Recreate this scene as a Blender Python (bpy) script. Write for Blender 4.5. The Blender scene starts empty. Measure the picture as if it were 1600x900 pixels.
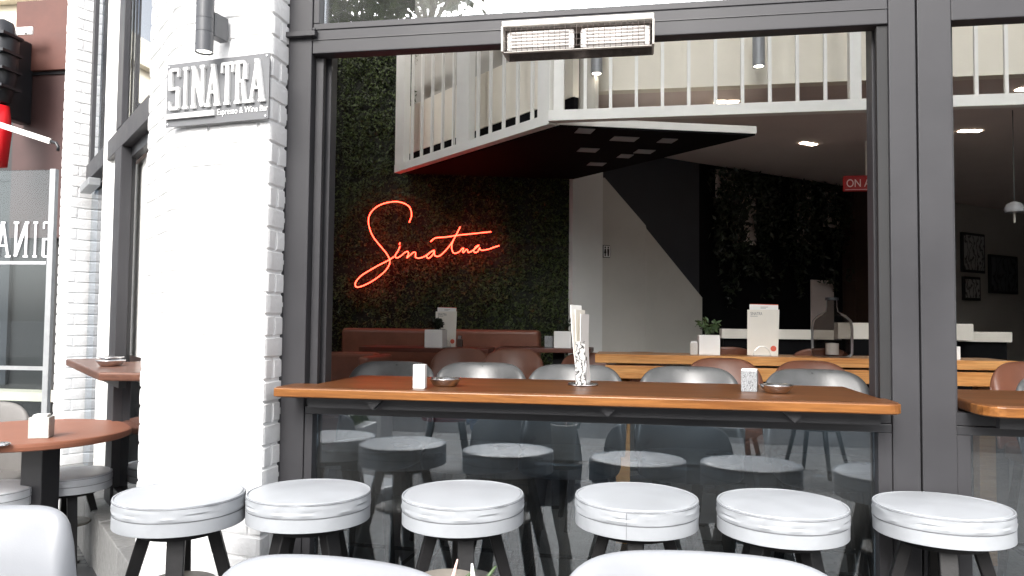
import bpy, bmesh, math, random
from mathutils import Vector, Matrix, noise
random.seed(7)
R = math.radians
scene = bpy.context.scene
col = scene.collection

# ------------------------------------------------------------------ camera
cam_d = bpy.data.cameras.new('camera')
cam_d.sensor_width = 36.0
cam_d.lens = 36.0 * 1180 / 1600
cam_d.clip_end = 2000
cam_d.clip_start = 0.02
cam = bpy.data.objects.new('camera', cam_d)
col.objects.link(cam)
_y, _p, _r = R(9.7), R(2.45), 0.0103
_f = Vector((-math.sin(_y) * math.cos(_p), math.cos(_y) * math.cos(_p), math.sin(_p)))
_ri = Vector((math.cos(_y), math.sin(_y), 0))
_u = _ri.cross(_f)
_R = _ri * math.cos(_r) + _u * math.sin(_r)
_U = -_ri * math.sin(_r) + _u * math.cos(_r)
_m = Matrix((_R, _U, -_f)).transposed().to_4x4()
_m.translation = (0, -2.47, 1.31)
cam.matrix_world = _m
scene.camera = cam

# ------------------------------------------------------------------ sky and sun (bright overcast)
SUN_EL, SUN_AZ = 36, 190          # azimuth of the sun, clockwise from +Y
world = bpy.data.worlds.new('World')
scene.world = world
world.use_nodes = True
wn, wl = world.node_tree.nodes, world.node_tree.links
bg = wn['Background']
sky = wn.new('ShaderNodeTexSky')
sky.sky_type = 'NISHITA'
sky.sun_disc = False
sky.sun_elevation = R(SUN_EL)
sky.sun_rotation = R(SUN_AZ)
sky.dust_density = 4.0
sky.air_density = 1.0
hsv = wn.new('ShaderNodeHueSaturation')
hsv.inputs['Saturation'].default_value = 0.22
wl.new(sky.outputs[0], hsv.inputs['Color'])
wl.new(hsv.outputs[0], bg.inputs[0])
bg.inputs[1].default_value = 0.14
sd = bpy.data.lights.new('sun', 'SUN')
sd.energy = 1.25
sd.angle = R(25)
sd.color = (1.0, 0.96, 0.91)
sun = bpy.data.objects.new('sun', sd)
col.objects.link(sun)
_d = Vector((math.sin(R(SUN_AZ)) * math.cos(R(SUN_EL)), math.cos(R(SUN_AZ)) * math.cos(R(SUN_EL)), math.sin(R(SUN_EL))))
sun.rotation_euler = _d.to_track_quat('Z', 'Y').to_euler()
sun.location = _d * 30
vs = scene.view_settings
vs.view_transform = 'Standard'
vs.look = 'None'
vs.gamma = 1
vs.use_curve_mapping = False
vs.exposure = 1.7
scene.cycles.use_denoising = True
scene.cycles.max_bounces = 10
scene.cycles.diffuse_bounces = 5
scene.cycles.transparent_max_bounces = 16

# ------------------------------------------------------------------ materials
def new_mat(name):
    m = bpy.data.materials.new(name)
    m.use_nodes = True
    return m, m.node_tree.nodes, m.node_tree.links

def mat(name, c, rough=0.5, metal=0.0, var=0.0, scale=8.0, bump=0.0, bscale=60.0, spec=0.5, coat=0.0, stretch=None,
        emit=None, estr=0.0, rvar=0.0, objvar=0.0):
    m, n, l = new_mat(name)
    b = n['Principled BSDF']
    b.inputs['Base Color'].default_value = (*c, 1)
    b.inputs['Roughness'].default_value = rough
    b.inputs['Metallic'].default_value = metal
    b.inputs['Specular IOR Level'].default_value = spec
    if coat:
        b.inputs['Coat Weight'].default_value = coat
        b.inputs['Coat Roughness'].default_value = 0.12
    if emit:
        b.inputs['Emission Color'].default_value = (*emit, 1)
        b.inputs['Emission Strength'].default_value = estr
    tc = n.new('ShaderNodeTexCoord')
    mp = n.new('ShaderNodeMapping')
    l.new(tc.outputs['Object'], mp.inputs['Vector'])
    if stretch:
        mp.inputs['Scale'].default_value = stretch
    if var or rvar:
        nz = n.new('ShaderNodeTexNoise')
        nz.inputs['Scale'].default_value = scale
        nz.inputs['Detail'].default_value = 6
        nz.inputs['Roughness'].default_value = 0.65
        l.new(mp.outputs[0], nz.inputs['Vector'])
    last = None
    if var:
        mx = n.new('ShaderNodeMix'); mx.data_type = 'RGBA'
        mx.inputs[6].default_value = (*[max(0, v * (1 - var)) for v in c], 1)
        mx.inputs[7].default_value = (*[min(1, v * (1 + var)) for v in c], 1)
        cr = n.new('ShaderNodeMapRange')
        cr.inputs[1].default_value = 0.3; cr.inputs[2].default_value = 0.7
        l.new(nz.outputs['Fac'], cr.inputs[0])
        l.new(cr.outputs[0], mx.inputs[0])
        last = mx.outputs[2]
    if objvar:
        oi = n.new('ShaderNodeObjectInfo')
        hs = n.new('ShaderNodeHueSaturation')
        mr = n.new('ShaderNodeMapRange')
        mr.inputs[3].default_value = 1 - objvar; mr.inputs[4].default_value = 1 + objvar
        l.new(oi.outputs['Random'], mr.inputs[0])
        l.new(mr.outputs[0], hs.inputs['Value'])
        if last: l.new(last, hs.inputs['Color'])
        else: hs.inputs['Color'].default_value = (*c, 1)
        last = hs.outputs[0]
    if last: l.new(last, b.inputs['Base Color'])
    if rvar:
        mr = n.new('ShaderNodeMapRange')
        mr.inputs[1].default_value = 0.3; mr.inputs[2].default_value = 0.7
        mr.inputs[3].default_value = max(0.02, rough - rvar); mr.inputs[4].default_value = min(1, rough + rvar)
        l.new(nz.outputs['Fac'], mr.inputs[0])
        l.new(mr.outputs[0], b.inputs['Roughness'])
    if bump:
        n2 = n.new('ShaderNodeTexNoise')
        n2.inputs['Scale'].default_value = bscale
        n2.inputs['Detail'].default_value = 5
        l.new(mp.outputs[0], n2.inputs['Vector'])
        bp = n.new('ShaderNodeBump')
        bp.inputs['Strength'].default_value = bump
        bp.inputs['Distance'].default_value = 0.01
        l.new(n2.outputs['Fac'], bp.inputs['Height'])
        l.new(bp.outputs[0], b.inputs['Normal'])
    return m

def wood_mat(name, c1, c2, rough=0.25, coat=0.6, axis=0):
    m, n, l = new_mat(name)
    b = n['Principled BSDF']
    tc = n.new('ShaderNodeTexCoord'); mp = n.new('ShaderNodeMapping')
    s = [14.0, 14.0, 14.0]; s[axis] = 0.9
    mp.inputs['Scale'].default_value = s
    l.new(tc.outputs['Object'], mp.inputs['Vector'])
    nz = n.new('ShaderNodeTexNoise'); nz.inputs['Scale'].default_value = 2.2; nz.inputs['Detail'].default_value = 9
    nz.inputs['Roughness'].default_value = 0.7; nz.inputs['Distortion'].default_value = 0.6
    l.new(mp.outputs[0], nz.inputs['Vector'])
    mp2 = n.new('ShaderNodeMapping'); s2 = [90.0, 90.0, 90.0]; s2[axis] = 5.0
    mp2.inputs['Scale'].default_value = s2
    l.new(tc.outputs['Object'], mp2.inputs['Vector'])
    n2 = n.new('ShaderNodeTexNoise'); n2.inputs['Scale'].default_value = 2.0; n2.inputs['Detail'].default_value = 4
    l.new(mp2.outputs[0], n2.inputs['Vector'])
    cr = n.new('ShaderNodeValToRGB')
    cr.color_ramp.elements[0].position = 0.38; cr.color_ramp.elements[0].color = (*c1, 1)
    cr.color_ramp.elements[1].position = 0.62; cr.color_ramp.elements[1].color = (*c2, 1)
    l.new(nz.outputs['Fac'], cr.inputs[0])
    mx = n.new('ShaderNodeMix'); mx.data_type = 'RGBA'; mx.blend_type = 'MULTIPLY'; mx.inputs[0].default_value = 0.6
    l.new(cr.outputs[0], mx.inputs[6])
    l.new(n2.outputs['Fac'], mx.inputs[7])
    l.new(mx.outputs[2], b.inputs['Base Color'])
    b.inputs['Specular IOR Level'].default_value = 0.3
    b.inputs['Roughness'].default_value = rough
    b.inputs['Coat Weight'].default_value = coat
    b.inputs['Coat Roughness'].default_value = 0.13
    bp = n.new('ShaderNodeBump'); bp.inputs['Strength'].default_value = 0.06; bp.inputs['Distance'].default_value = 0.004
    l.new(n2.outputs['Fac'], bp.inputs['Height']); l.new(bp.outputs[0], b.inputs['Normal'])
    return m

def glass_mat(name, tint=(0.9, 0.92, 0.92), ior=1.52, coating=0.0, dirt=0.0, rough=0.0):
    """thin sheet of glass: see-through plus a mirror term by Fresnel (and a reflective coating where there is one)"""
    m, n, l = new_mat(name)
    for x in list(n):
        if x.type == 'BSDF_PRINCIPLED': n.remove(x)
    out = n['Material Output']
    tr = n.new('ShaderNodeBsdfTransparent'); tr.inputs[0].default_value = (*tint, 1)
    gl = n.new('ShaderNodeBsdfGlossy'); gl.inputs['Roughness'].default_value = rough
    gl.inputs[0].default_value = (0.95, 0.97, 1.0, 1)
    fr = n.new('ShaderNodeFresnel'); fr.inputs[0].default_value = ior
    mr = n.new('ShaderNodeMapRange')
    mr.inputs[3].default_value = coating; mr.inputs[4].default_value = 1.0
    l.new(fr.outputs[0], mr.inputs[0])
    mx = n.new('ShaderNodeMixShader')
    l.new(mr.outputs[0], mx.inputs[0]); l.new(tr.outputs[0], mx.inputs[1]); l.new(gl.outputs[0], mx.inputs[2])
    last = mx.outputs[0]
    if dirt:
        df = n.new('ShaderNodeBsdfDiffuse'); df.inputs[0].default_value = (0.6, 0.6, 0.58, 1)
        tc = n.new('ShaderNodeTexCoord')
        nz = n.new('ShaderNodeTexNoise'); nz.inputs['Scale'].default_value = 3.5; nz.inputs['Detail'].default_value = 8
        l.new(tc.outputs['Object'], nz.inputs['Vector'])
        m2 = n.new('ShaderNodeMapRange'); m2.inputs[1].default_value = 0.35; m2.inputs[2].default_value = 0.8
        m2.inputs[3].default_value = 0.0; m2.inputs[4].default_value = dirt
        l.new(nz.outputs['Fac'], m2.inputs[0])
        mx2 = n.new('ShaderNodeMixShader')
        l.new(m2.outputs[0], mx2.inputs[0]); l.new(last, mx2.inputs[1]); l.new(df.outputs[0], mx2.inputs[2])
        last = mx2.outputs[0]
    l.new(last, out.inputs[0])
    return m

def emit_mat(name, c, s):
    m, n, l = new_mat(name)
    for x in list(n):
        if x.type == 'BSDF_PRINCIPLED': n.remove(x)
    e = n.new('ShaderNodeEmission'); e.inputs[0].default_value = (*c, 1); e.inputs[1].default_value = s
    l.new(e.outputs[0], n['Material Output'].inputs[0])
    return m

def leaf_mat(name, c1, c2, rough=0.45):
    m, n, l = new_mat(name)
    b = n['Principled BSDF']
    ge = n.new('ShaderNodeNewGeometry')
    cr = n.new('ShaderNodeValToRGB')
    cr.color_ramp.elements[0].color = (*c1, 1); cr.color_ramp.elements[1].color = (*c2, 1)
    l.new(ge.outputs['Random Per Island'], cr.inputs[0])
    l.new(cr.outputs[0], b.inputs['Base Color'])
    b.inputs['Roughness'].default_value = rough
    return m

def cobble_mat(name):
    m, n, l = new_mat(name)
    b = n['Principled BSDF']
    tc = n.new('ShaderNodeTexCoord')
    br = n.new('ShaderNodeTexBrick')
    br.inputs['Scale'].default_value = 5.0
    br.inputs['Color1'].default_value = (0.11, 0.108, 0.106, 1)
    br.inputs['Color2'].default_value = (0.19, 0.186, 0.18, 1)
    br.inputs['Mortar'].default_value = (0.035, 0.034, 0.033, 1)
    br.inputs['Mortar Size'].default_value = 0.02
    l.new(tc.outputs['Object'], br.inputs['Vector'])
    nz = n.new('ShaderNodeTexNoise'); nz.inputs['Scale'].default_value = 1.7; nz.inputs['Detail'].default_value = 12; nz.inputs['Roughness'].default_value = 0.75
    l.new(tc.outputs['Object'], nz.inputs['Vector'])
    mx = n.new('ShaderNodeMix'); mx.data_type = 'RGBA'; mx.blend_type = 'OVERLAY'; mx.inputs[0].default_value = 0.75
    l.new(br.outputs[0], mx.inputs[6]); l.new(nz.outputs['Fac'], mx.inputs[7])
    l.new(mx.outputs[2], b.inputs['Base Color'])
    b.inputs['Roughness'].default_value = 0.6
    bp = n.new('ShaderNodeBump'); bp.inputs['Strength'].default_value = 0.4; bp.inputs['Distance'].default_value = 0.01
    l.new(br.outputs['Fac'], bp.inputs['Height']); bp.invert = True
    l.new(bp.outputs[0], b.inputs['Normal'])
    return m

def marble_mat(name, a, b_, scale=12):
    m, n, l = new_mat(name)
    b = n['Principled BSDF']
    tc = n.new('ShaderNodeTexCoord')
    w = n.new('ShaderNodeTexWave'); w.inputs['Scale'].default_value = scale; w.inputs['Distortion'].default_value = 14
    w.inputs['Detail'].default_value = 4; w.inputs['Detail Scale'].default_value = 2
    l.new(tc.outputs['Object'], w.inputs['Vector'])
    cr = n.new('ShaderNodeValToRGB')
    cr.color_ramp.elements[0].color = (*a, 1); cr.color_ramp.elements[1].color = (*b_, 1)
    cr.color_ramp.elements[1].position = 0.45
    l.new(w.outputs['Fac'], cr.inputs[0]); l.new(cr.outputs[0], b.inputs['Base Color'])
    b.inputs['Roughness'].default_value = 0.4
    return m

M = {}
M['brick'] = mat('white_painted_brick', (0.76, 0.76, 0.76), 0.6, var=0.04, scale=10, bump=0.35, bscale=55, objvar=0.025)
M['mortar'] = mat('white_painted_mortar', (0.80, 0.80, 0.80), 0.85, var=0.06, scale=30, bump=0.5, bscale=90)
M['frame'] = mat('grey_powder_coated_metal', (0.036, 0.0355, 0.039), 0.47, var=0.14, scale=2.2, bump=0.03, bscale=400, rvar=0.08, spec=0.3)
M['frame_dark'] = mat('dark_grey_metal', (0.026, 0.026, 0.029), 0.4, var=0.1, scale=4)
M['gasket'] = mat('black_rubber_gasket', (0.012, 0.012, 0.013), 0.7, var=0.1)
M['glass'] = glass_mat('clear_window_glass', (0.58, 0.65, 0.70), 1.55, coating=0.075, dirt=0.035)
M['glass_coated'] = glass_mat('reflective_transom_glass', (0.90, 0.92, 0.93), 1.65, coating=0.24, dirt=0.06)
M['glass_screen'] = glass_mat('clear_screen_glass', (0.70, 0.75, 0.76), 1.35, coating=0.0, dirt=0.006)
M['counter'] = wood_mat('varnished_orange_wood', (0.088, 0.031, 0.010), (0.185, 0.070, 0.022), 0.42, 0.10, 0)
M['counter_side'] = wood_mat('varnished_brown_wood', (0.11, 0.045, 0.028), (0.19, 0.085, 0.055), 0.4, 0.15, 0)
M['edge'] = wood_mat('light_counter_edge', (0.20, 0.070, 0.015), (0.36, 0.145, 0.037), 0.4, 0.15, 0)
M['table_red'] = mat('red_brown_laminate', (0.25, 0.098, 0.058), 0.5, var=0.08, scale=5, spec=0.3)
M['oak'] = wood_mat('light_orange_oak', (0.62, 0.25, 0.07), (0.85, 0.44, 0.16), 0.35, 0.4, 0)
M['table_dark'] = mat('dark_red_brown_table', (0.10, 0.032, 0.02), 0.35, var=0.15, scale=6)
M['leather_white'] = mat('white_leather', (0.315, 0.33, 0.35), 0.45, var=0.10, scale=6, bump=0.05, bscale=260, rvar=0.08)
M['leather_seam'] = mat('grey_piping', (0.13, 0.135, 0.145), 0.6, var=0.1)
M['leather_grey'] = mat('worn_grey_leather', (0.062, 0.064, 0.066), 0.34, var=0.35, scale=6, bump=0.035, bscale=240, rvar=0.12)
M['leather_taupe'] = mat('taupe_leather', (0.12, 0.113, 0.107), 0.5, var=0.08, scale=7, bump=0.1, bscale=180)
M['leather_brown'] = mat('brown_leather', (0.125, 0.048, 0.028), 0.4, var=0.18, scale=6, bump=0.03, bscale=200)
M['leather_brown_lifted'] = mat('brown_leather_lifted', (0.22, 0.085, 0.052), 0.4, var=0.18, scale=6, bump=0.03, bscale=200)  # lighter copy of the chair leather, making up for less sunlight here
M['leather_sun_dimmed'] = mat('white_leather_sun_dimmed', (0.235, 0.245, 0.265), 0.42, var=0.05, scale=4, bump=0.03, bscale=260, rvar=0.08)  # white leather darkened in colour to offset full sun on these backs
M['leather_shade_lifted'] = mat('white_leather_shade_lifted', (0.58, 0.60, 0.63), 0.45, var=0.07, scale=6, bump=0.04, bscale=260)  # white leather lightened in colour against the shade under the round table
M['black_wood'] = mat('black_stained_wood', (0.009, 0.0087, 0.0095), 0.5, var=0.25, scale=20, bump=0.05, bscale=120, spec=0.3)
M['plate'] = mat('grey_brown_board', (0.15, 0.135, 0.115), 0.55, var=0.08, scale=14)
M['chrome'] = mat('polished_steel', (0.72, 0.72, 0.73), 0.22, 1.0, var=0.04)
M['white_metal'] = mat('off_white_painted_steel', (0.85, 0.84, 0.80), 0.5, var=0.04, scale=5)
M['heater_case'] = mat('weathered_cream_metal', (0.42, 0.40, 0.37), 0.5, 0.2, var=0.22, scale=16, bump=0.1, bscale=60)
M['heater_inner'] = mat('polished_reflector', (0.78, 0.75, 0.72), 0.3, 0.7, var=0.08, scale=20)
M['ceramic'] = mat('white_ceramic_panel', (0.80, 0.77, 0.75), 0.35, var=0.06, scale=20)
M['rust'] = mat('rusty_wire', (0.12, 0.10, 0.09), 0.6, 0.5, var=0.3, scale=50)
M['cream'] = mat('cream_plaster', (0.85, 0.80, 0.70), 0.8, var=0.04, scale=2.5, bump=0.05, bscale=90)
M['grey_wall'] = mat('pale_grey_plaster', (0.55, 0.53, 0.49), 0.85, var=0.06, scale=2)
M['white_wall'] = mat('white_plaster', (0.72, 0.72, 0.70), 0.85, var=0.05, scale=2, bump=0.06, bscale=70)
M['navy'] = mat('charcoal_blue_paint', (0.032, 0.034, 0.042), 0.7, var=0.1, scale=3)
M['black'] = mat('matt_black_board', (0.005, 0.005, 0.006), 0.8, var=0.2, scale=4, spec=0.1)
M['soffit'] = mat('brown_beige_ceiling_paint', (0.72, 0.62, 0.585), 0.8, var=0.05, scale=2)
M['tile_grey'] = mat('grey_ceiling_tile', (0.32, 0.33, 0.35), 0.35, var=0.1, scale=6)
M['brown_panel'] = mat('dark_brown_panel', (0.05, 0.028, 0.02), 0.5, var=0.2, scale=4)
M['floor_in'] = mat('dark_stone_tile', (0.20, 0.185, 0.17), 0.35, var=0.2, scale=3)
M['leaf'] = leaf_mat('boxwood_leaves', (0.012, 0.022, 0.006), (0.085, 0.12, 0.034))
M['leaf_dark'] = leaf_mat('ivy_leaves', (0.004, 0.008, 0.003), (0.018, 0.028, 0.011))
M['leaf_pot'] = leaf_mat('pot_plant_leaves', (0.03, 0.06, 0.02), (0.10, 0.15, 0.06))
M['leaf_tree'] = leaf_mat('tree_leaves', (0.04, 0.075, 0.018), (0.10, 0.14, 0.04))
M['bark'] = mat('tree_bark', (0.12, 0.09, 0.065), 0.9, var=0.3, scale=12, bump=0.5, bscale=30)
M['backing'] = mat('dark_hedge_backing', (0.012, 0.014, 0.010), 0.9, var=0.3, scale=10)
M['pot'] = mat('white_ceramic_pot', (0.80, 0.79, 0.77), 0.35, var=0.03)
M['paper'] = mat('white_menu_card', (0.80, 0.79, 0.77), 0.5, var=0.02)
M['paper_cream'] = mat('cream_menu_card', (0.74, 0.70, 0.63), 0.5, var=0.03)
M['ink'] = mat('black_print', (0.02, 0.02, 0.02), 0.6, var=0.05)
M['ink_grey'] = mat('grey_print', (0.16, 0.16, 0.16), 0.6, var=0.05)
M['ink_red'] = mat('red_print', (0.65, 0.11, 0.06), 0.5, var=0.05)
M['white_box'] = mat('white_painted_wood', (0.76, 0.755, 0.74), 0.5, var=0.05, scale=30)
M['marble'] = marble_mat('grey_marbled_box', (0.04, 0.042, 0.046), (0.27, 0.28, 0.29), 70)
M['white_marble'] = marble_mat('pale_marbled_box', (0.40, 0.385, 0.36), (0.56, 0.54, 0.51), 90)
M['sign_plate'] = mat('brushed_grey_sign_metal', (0.13, 0.133, 0.14), 0.5, 0.0, var=0.06, scale=6, stretch=(1, 1, 6))
M['sign_letter'] = mat('white_sign_letters', (0.82, 0.82, 0.81), 0.45, var=0.02)
M['lamp_body'] = mat('dark_grey_lamp_metal', (0.07, 0.073, 0.08), 0.4, 0.1, var=0.05)
M['pendant_body'] = mat('blue_grey_lamp_metal', (0.30, 0.31, 0.33), 0.45, 0.2, var=0.05)
M['lamp_lit'] = emit_mat('lit_lamp_lens', (1.0, 0.9, 0.74), 6.0)
M['lamp_warm'] = emit_mat('lit_downlight_lens', (1.0, 0.80, 0.62), 8.0)
M['wall_lamp_lit'] = emit_mat('lit_wall_lamp_lens', (1.0, 0.95, 0.84), 1.5)
M['neon'] = emit_mat('red_neon_tube', (1.0, 0.030, 0.015), 6.8)
M['red_box'] = mat('red_lightbox_face', (0.32, 0.012, 0.015), 0.4, var=0.05, emit=(0.5, 0.03, 0.03), estr=0.02)
M['onair_text'] = mat('pale_lightbox_letters', (0.75, 0.6, 0.58), 0.5, emit=(1, 0.75, 0.7), estr=0.02)
M['smoke_glass'] = glass_mat('smoked_glass', (0.62, 0.60, 0.58), 1.12, coating=0.0, rough=0.4)
M['decal'] = mat('frosted_white_film', (0.62, 0.63, 0.66), 0.7, var=0.05)
M['steel_post'] = mat('galvanised_post', (0.30, 0.31, 0.32), 0.4, 0.4, var=0.15, scale=9)
M['plinth'] = mat('grey_granite', (0.19, 0.19, 0.187), 0.6, var=0.22, scale=35, bump=0.15, bscale=80, objvar=0.06)
M['cobble'] = cobble_mat('street_paving')
M['paver'] = mat('grey_street_stone', (0.17, 0.166, 0.16), 0.6, var=0.25, scale=24, bump=0.3, bscale=60, objvar=0.12)
M['clad_up'] = mat('rust_brown_cladding', (0.085, 0.028, 0.019), 0.6, var=0.18, scale=3, bump=0.1, bscale=12)
M['clad_low'] = mat('maroon_brown_cladding', (0.055, 0.025, 0.023), 0.6, var=0.12, scale=3)
M['render_pale'] = mat('pale_cream_render', (0.70, 0.64, 0.52), 0.85, var=0.06, scale=1.2)
M['black_plastic'] = mat('black_plastic', (0.016, 0.017, 0.02), 0.35, var=0.1)
M['red_plastic'] = mat('red_translucent_lamp', (0.55, 0.01, 0.015), 0.25, var=0.05)
M['dark_shop'] = mat('dark_shop_front', (0.016, 0.015, 0.016), 0.4, var=0.25, scale=2)
M['facade_opp'] = mat('pale_grey_render', (0.52, 0.51, 0.48), 0.85, var=0.06, scale=0.8)
M['blue'] = mat('deep_blue_panel', (0.02, 0.05, 0.22), 0.4, var=0.05)
M['photo_a'] = marble_mat('dark_photo_print', (0.01, 0.01, 0.012), (0.14, 0.15, 0.17), 3)
M['photo_b'] = marble_mat('pale_photo_print', (0.06, 0.06, 0.06), (0.55, 0.55, 0.54), 4)
M['swirl'] = marble_mat('black_and_white_swirl_print', (0.015, 0.015, 0.015), (0.45, 0.44, 0.43), 16)

# ------------------------------------------------------------------ mesh helpers
def obj(name, bm, m, parent=None, loc=None, rz=0.0, smooth=False, bevel=0.0, bseg=2, sub=0):
    me = bpy.data.meshes.new(name)
    bmesh.ops.recalc_face_normals(bm, faces=bm.faces)
    bm.to_mesh(me); bm.free()
    return link(name, me, m, parent, loc, rz, smooth, bevel, bseg, sub)

def link(name, me, m, parent=None, loc=None, rz=0.0, smooth=False, bevel=0.0, bseg=2, sub=0):
    if m is not None and not me.materials:
        me.materials.append(M[m])
    if smooth:
        for p in me.polygons: p.use_smooth = True
    o = bpy.data.objects.new(name, me)
    col.objects.link(o)
    if parent: o.parent = parent
    if loc: o.location = loc
    o.rotation_euler.z = rz
    if bevel:
        b = o.modifiers.new('bevel', 'BEVEL'); b.width = bevel; b.segments = bseg; b.limit_method = 'ANGLE'; b.angle_limit = R(40)
    if sub:
        s = o.modifiers.new('sub', 'SUBSURF'); s.levels = sub; s.render_levels = sub
    return o

def thing(name, label, cat, loc=(0, 0, 0), rz=0.0, group=None):
    o = bpy.data.objects.new(name, None)
    col.objects.link(o)
    o.location = loc; o.rotation_euler = (0, 0, rz)
    o.empty_display_size = 0.1
    return tag(o, label, cat, group)

def tag(o, label, cat, group=None):
    o['label'] = label; o['category'] = cat
    if group: o['group'] = group
    return o

def struct(o):
    o['kind'] = 'structure'
    return o

def dup(root, loc, rz, label):
    r = root.copy(); col.objects.link(r)
    r.location = loc; r.rotation_euler = (0, 0, rz); r['label'] = label
    for ch in list(root.children):
        c = ch.copy(); col.objects.link(c); c.parent = r
        for g in list(ch.children):
            d = g.copy(); col.objects.link(d); d.parent = c
    return r

def box(bm, x0, x1, y0, y1, z0, z1, mtx=None):
    v = [bm.verts.new(p) for p in ((x0, y0, z0), (x1, y0, z0), (x1, y1, z0), (x0, y1, z0), (x0, y0, z1), (x1, y0, z1), (x1, y1, z1), (x0, y1, z1))]
    if mtx:
        for q in v: q.co = mtx @ q.co
    for f in ((0, 3, 2, 1), (4, 5, 6, 7), (0, 1, 5, 4), (1, 2, 6, 5), (2, 3, 7, 6), (3, 0, 4, 7)):
        bm.faces.new([v[i] for i in f])
    return v

def B(x0, x1, y0, y1, z0, z1, mtx=None):
    bm = bmesh.new(); box(bm, x0, x1, y0, y1, z0, z1, mtx); return bm

def prism(pts, z0, z1, bm=None):
    bm = bm or bmesh.new()
    a = [bm.verts.new((p[0], p[1], z0)) for p in pts]
    b = [bm.verts.new((p[0], p[1], z1)) for p in pts]
    n = len(pts)
    bm.faces.new(a[::-1]); bm.faces.new(b)
    for i in range(n):
        bm.faces.new((a[i], a[(i + 1) % n], b[(i + 1) % n], b[i]))
    return bm

def plate_xz(pts, y0, y1, bm=None):
    bm = bm or bmesh.new()
    a = [bm.verts.new((p[0], y0, p[1])) for p in pts]
    b = [bm.verts.new((p[0], y1, p[1])) for p in pts]
    n = len(pts)
    bm.faces.new(a); bm.faces.new(b[::-1])
    for i in range(n):
        bm.faces.new((a[i], b[i], b[(i + 1) % n], a[(i + 1) % n]))
    return bm

def lathe(prof, seg=40, bm=None, cx=0, cy=0):
    bm = bm or bmesh.new()
    rings = []
    for r, z in prof:
        if r < 1e-6:
            rings.append([bm.verts.new((cx, cy, z))])
        else:
            rings.append([bm.verts.new((cx + r * math.cos(2 * math.pi * i / seg), cy + r * math.sin(2 * math.pi * i / seg), z)) for i in range(seg)])
    for a, b in zip(rings, rings[1:]):
        for i in range(seg):
            j = (i + 1) % seg
            if len(a) == 1 and len(b) == 1: continue
            if len(a) == 1: bm.faces.new((a[0], b[i], b[j]))
            elif len(b) == 1: bm.faces.new((a[i], a[j], b[0]))
            else: bm.faces.new((a[i], a[j], b[j], b[i]))
    return bm

def tube(pts, r, seg=8, bm=None, closed=False, r2=None):
    bm = bm or bmesh.new()
    pts = [Vector(p) for p in pts]
    n = len(pts); rings = []
    nrm = None
    for i, p in enumerate(pts):
        if closed: t = pts[(i + 1) % n] - pts[i - 1]
        else: t = pts[min(i + 1, n - 1)] - pts[max(i - 1, 0)]
        if t.length < 1e-9: t = Vector((0, 0, 1))
        t.normalize()
        if nrm is None:
            nrm = t.orthogonal().normalized()
        else:
            nrm = nrm - t * nrm.dot(t)
            nrm = nrm.normalized() if nrm.length > 1e-6 else t.orthogonal().normalized()
        bn = t.cross(nrm)
        rr = r if r2 is None else r + (r2 - r) * i / max(1, n - 1)
        rings.append([bm.verts.new(p + (nrm * math.cos(2 * math.pi * k / seg) + bn * math.sin(2 * math.pi * k / seg)) * rr) for k in range(seg)])
    m = n if closed else n - 1
    for i in range(m):
        a, b = rings[i], rings[(i + 1) % n]
        for k in range(seg):
            bm.faces.new((a[k], a[(k + 1) % seg], b[(k + 1) % seg], b[k]))
    if not closed:
        bm.faces.new(rings[0][::-1]); bm.faces.new(rings[-1])
    return bm

def bar(p, q, w, d, bm=None, w2=None, d2=None):
    """square-section bar from p to q"""
    bm = bm or bmesh.new()
    p, q = Vector(p), Vector(q)
    t = (q - p).normalized()
    s = t.cross(Vector((0, 0, 1)))
    s = s.normalized() if s.length > 1e-4 else Vector((1, 0, 0))
    u = s.cross(t).normalized()
    w2 = w if w2 is None else w2; d2 = d if d2 is None else d2
    r = []
    for c, ww, dd in ((p, w, d), (q, w2, d2)):
        r.append([bm.verts.new(c + s * sx * ww / 2 + u * sy * dd / 2) for sx, sy in ((-1, -1), (1, -1), (1, 1), (-1, 1))])
    for k in range(4):
        bm.faces.new((r[0][k], r[0][(k + 1) % 4], r[1][(k + 1) % 4], r[1][k]))
    bm.faces.new(r[0][::-1]); bm.faces.new(r[1])
    return bm

def spline(pts, n=6):
    pts = [Vector(p) for p in pts]
    out = []
    P = [pts[0] * 2 - pts[1]] + pts + [pts[-1] * 2 - pts[-2]]
    for i in range(1, len(P) - 2):
        for k in range(n):
            t = k / n
            a, b, c, d = P[i - 1], P[i], P[i + 1], P[i + 2]
            out.append(0.5 * ((2 * b) + (c - a) * t + (2 * a - 5 * b + 4 * c - d) * t * t + (3 * b - a - 3 * c + d) * t ** 3))
    out.append(pts[-1])
    return out

def text_mesh(s, size, extrude=0.0006, spacing=1.0):
    c = bpy.data.curves.new('t', 'FONT')
    c.body = s; c.size = size; c.extrude = extrude; c.space_character = spacing
    o = bpy.data.objects.new('t', c)
    col.objects.link(o)
    dg = bpy.context.evaluated_depsgraph_get()
    me = bpy.data.meshes.new_from_object(o.evaluated_get(dg))
    bpy.data.objects.remove(o); bpy.data.curves.remove(c)
    me.materials.clear()
    return me

def text_obj(name, s, size, m, parent, loc, rz=0.0, spacing=1.0, sx=1.0, extrude=0.0006):
    me = text_mesh(s, size, extrude, spacing)
    me.transform(Matrix.Rotation(R(90), 4, 'X') @ Matrix.Diagonal((sx, 1, 1, 1)))
    return link(name, me, m, parent, loc, rz)

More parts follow.
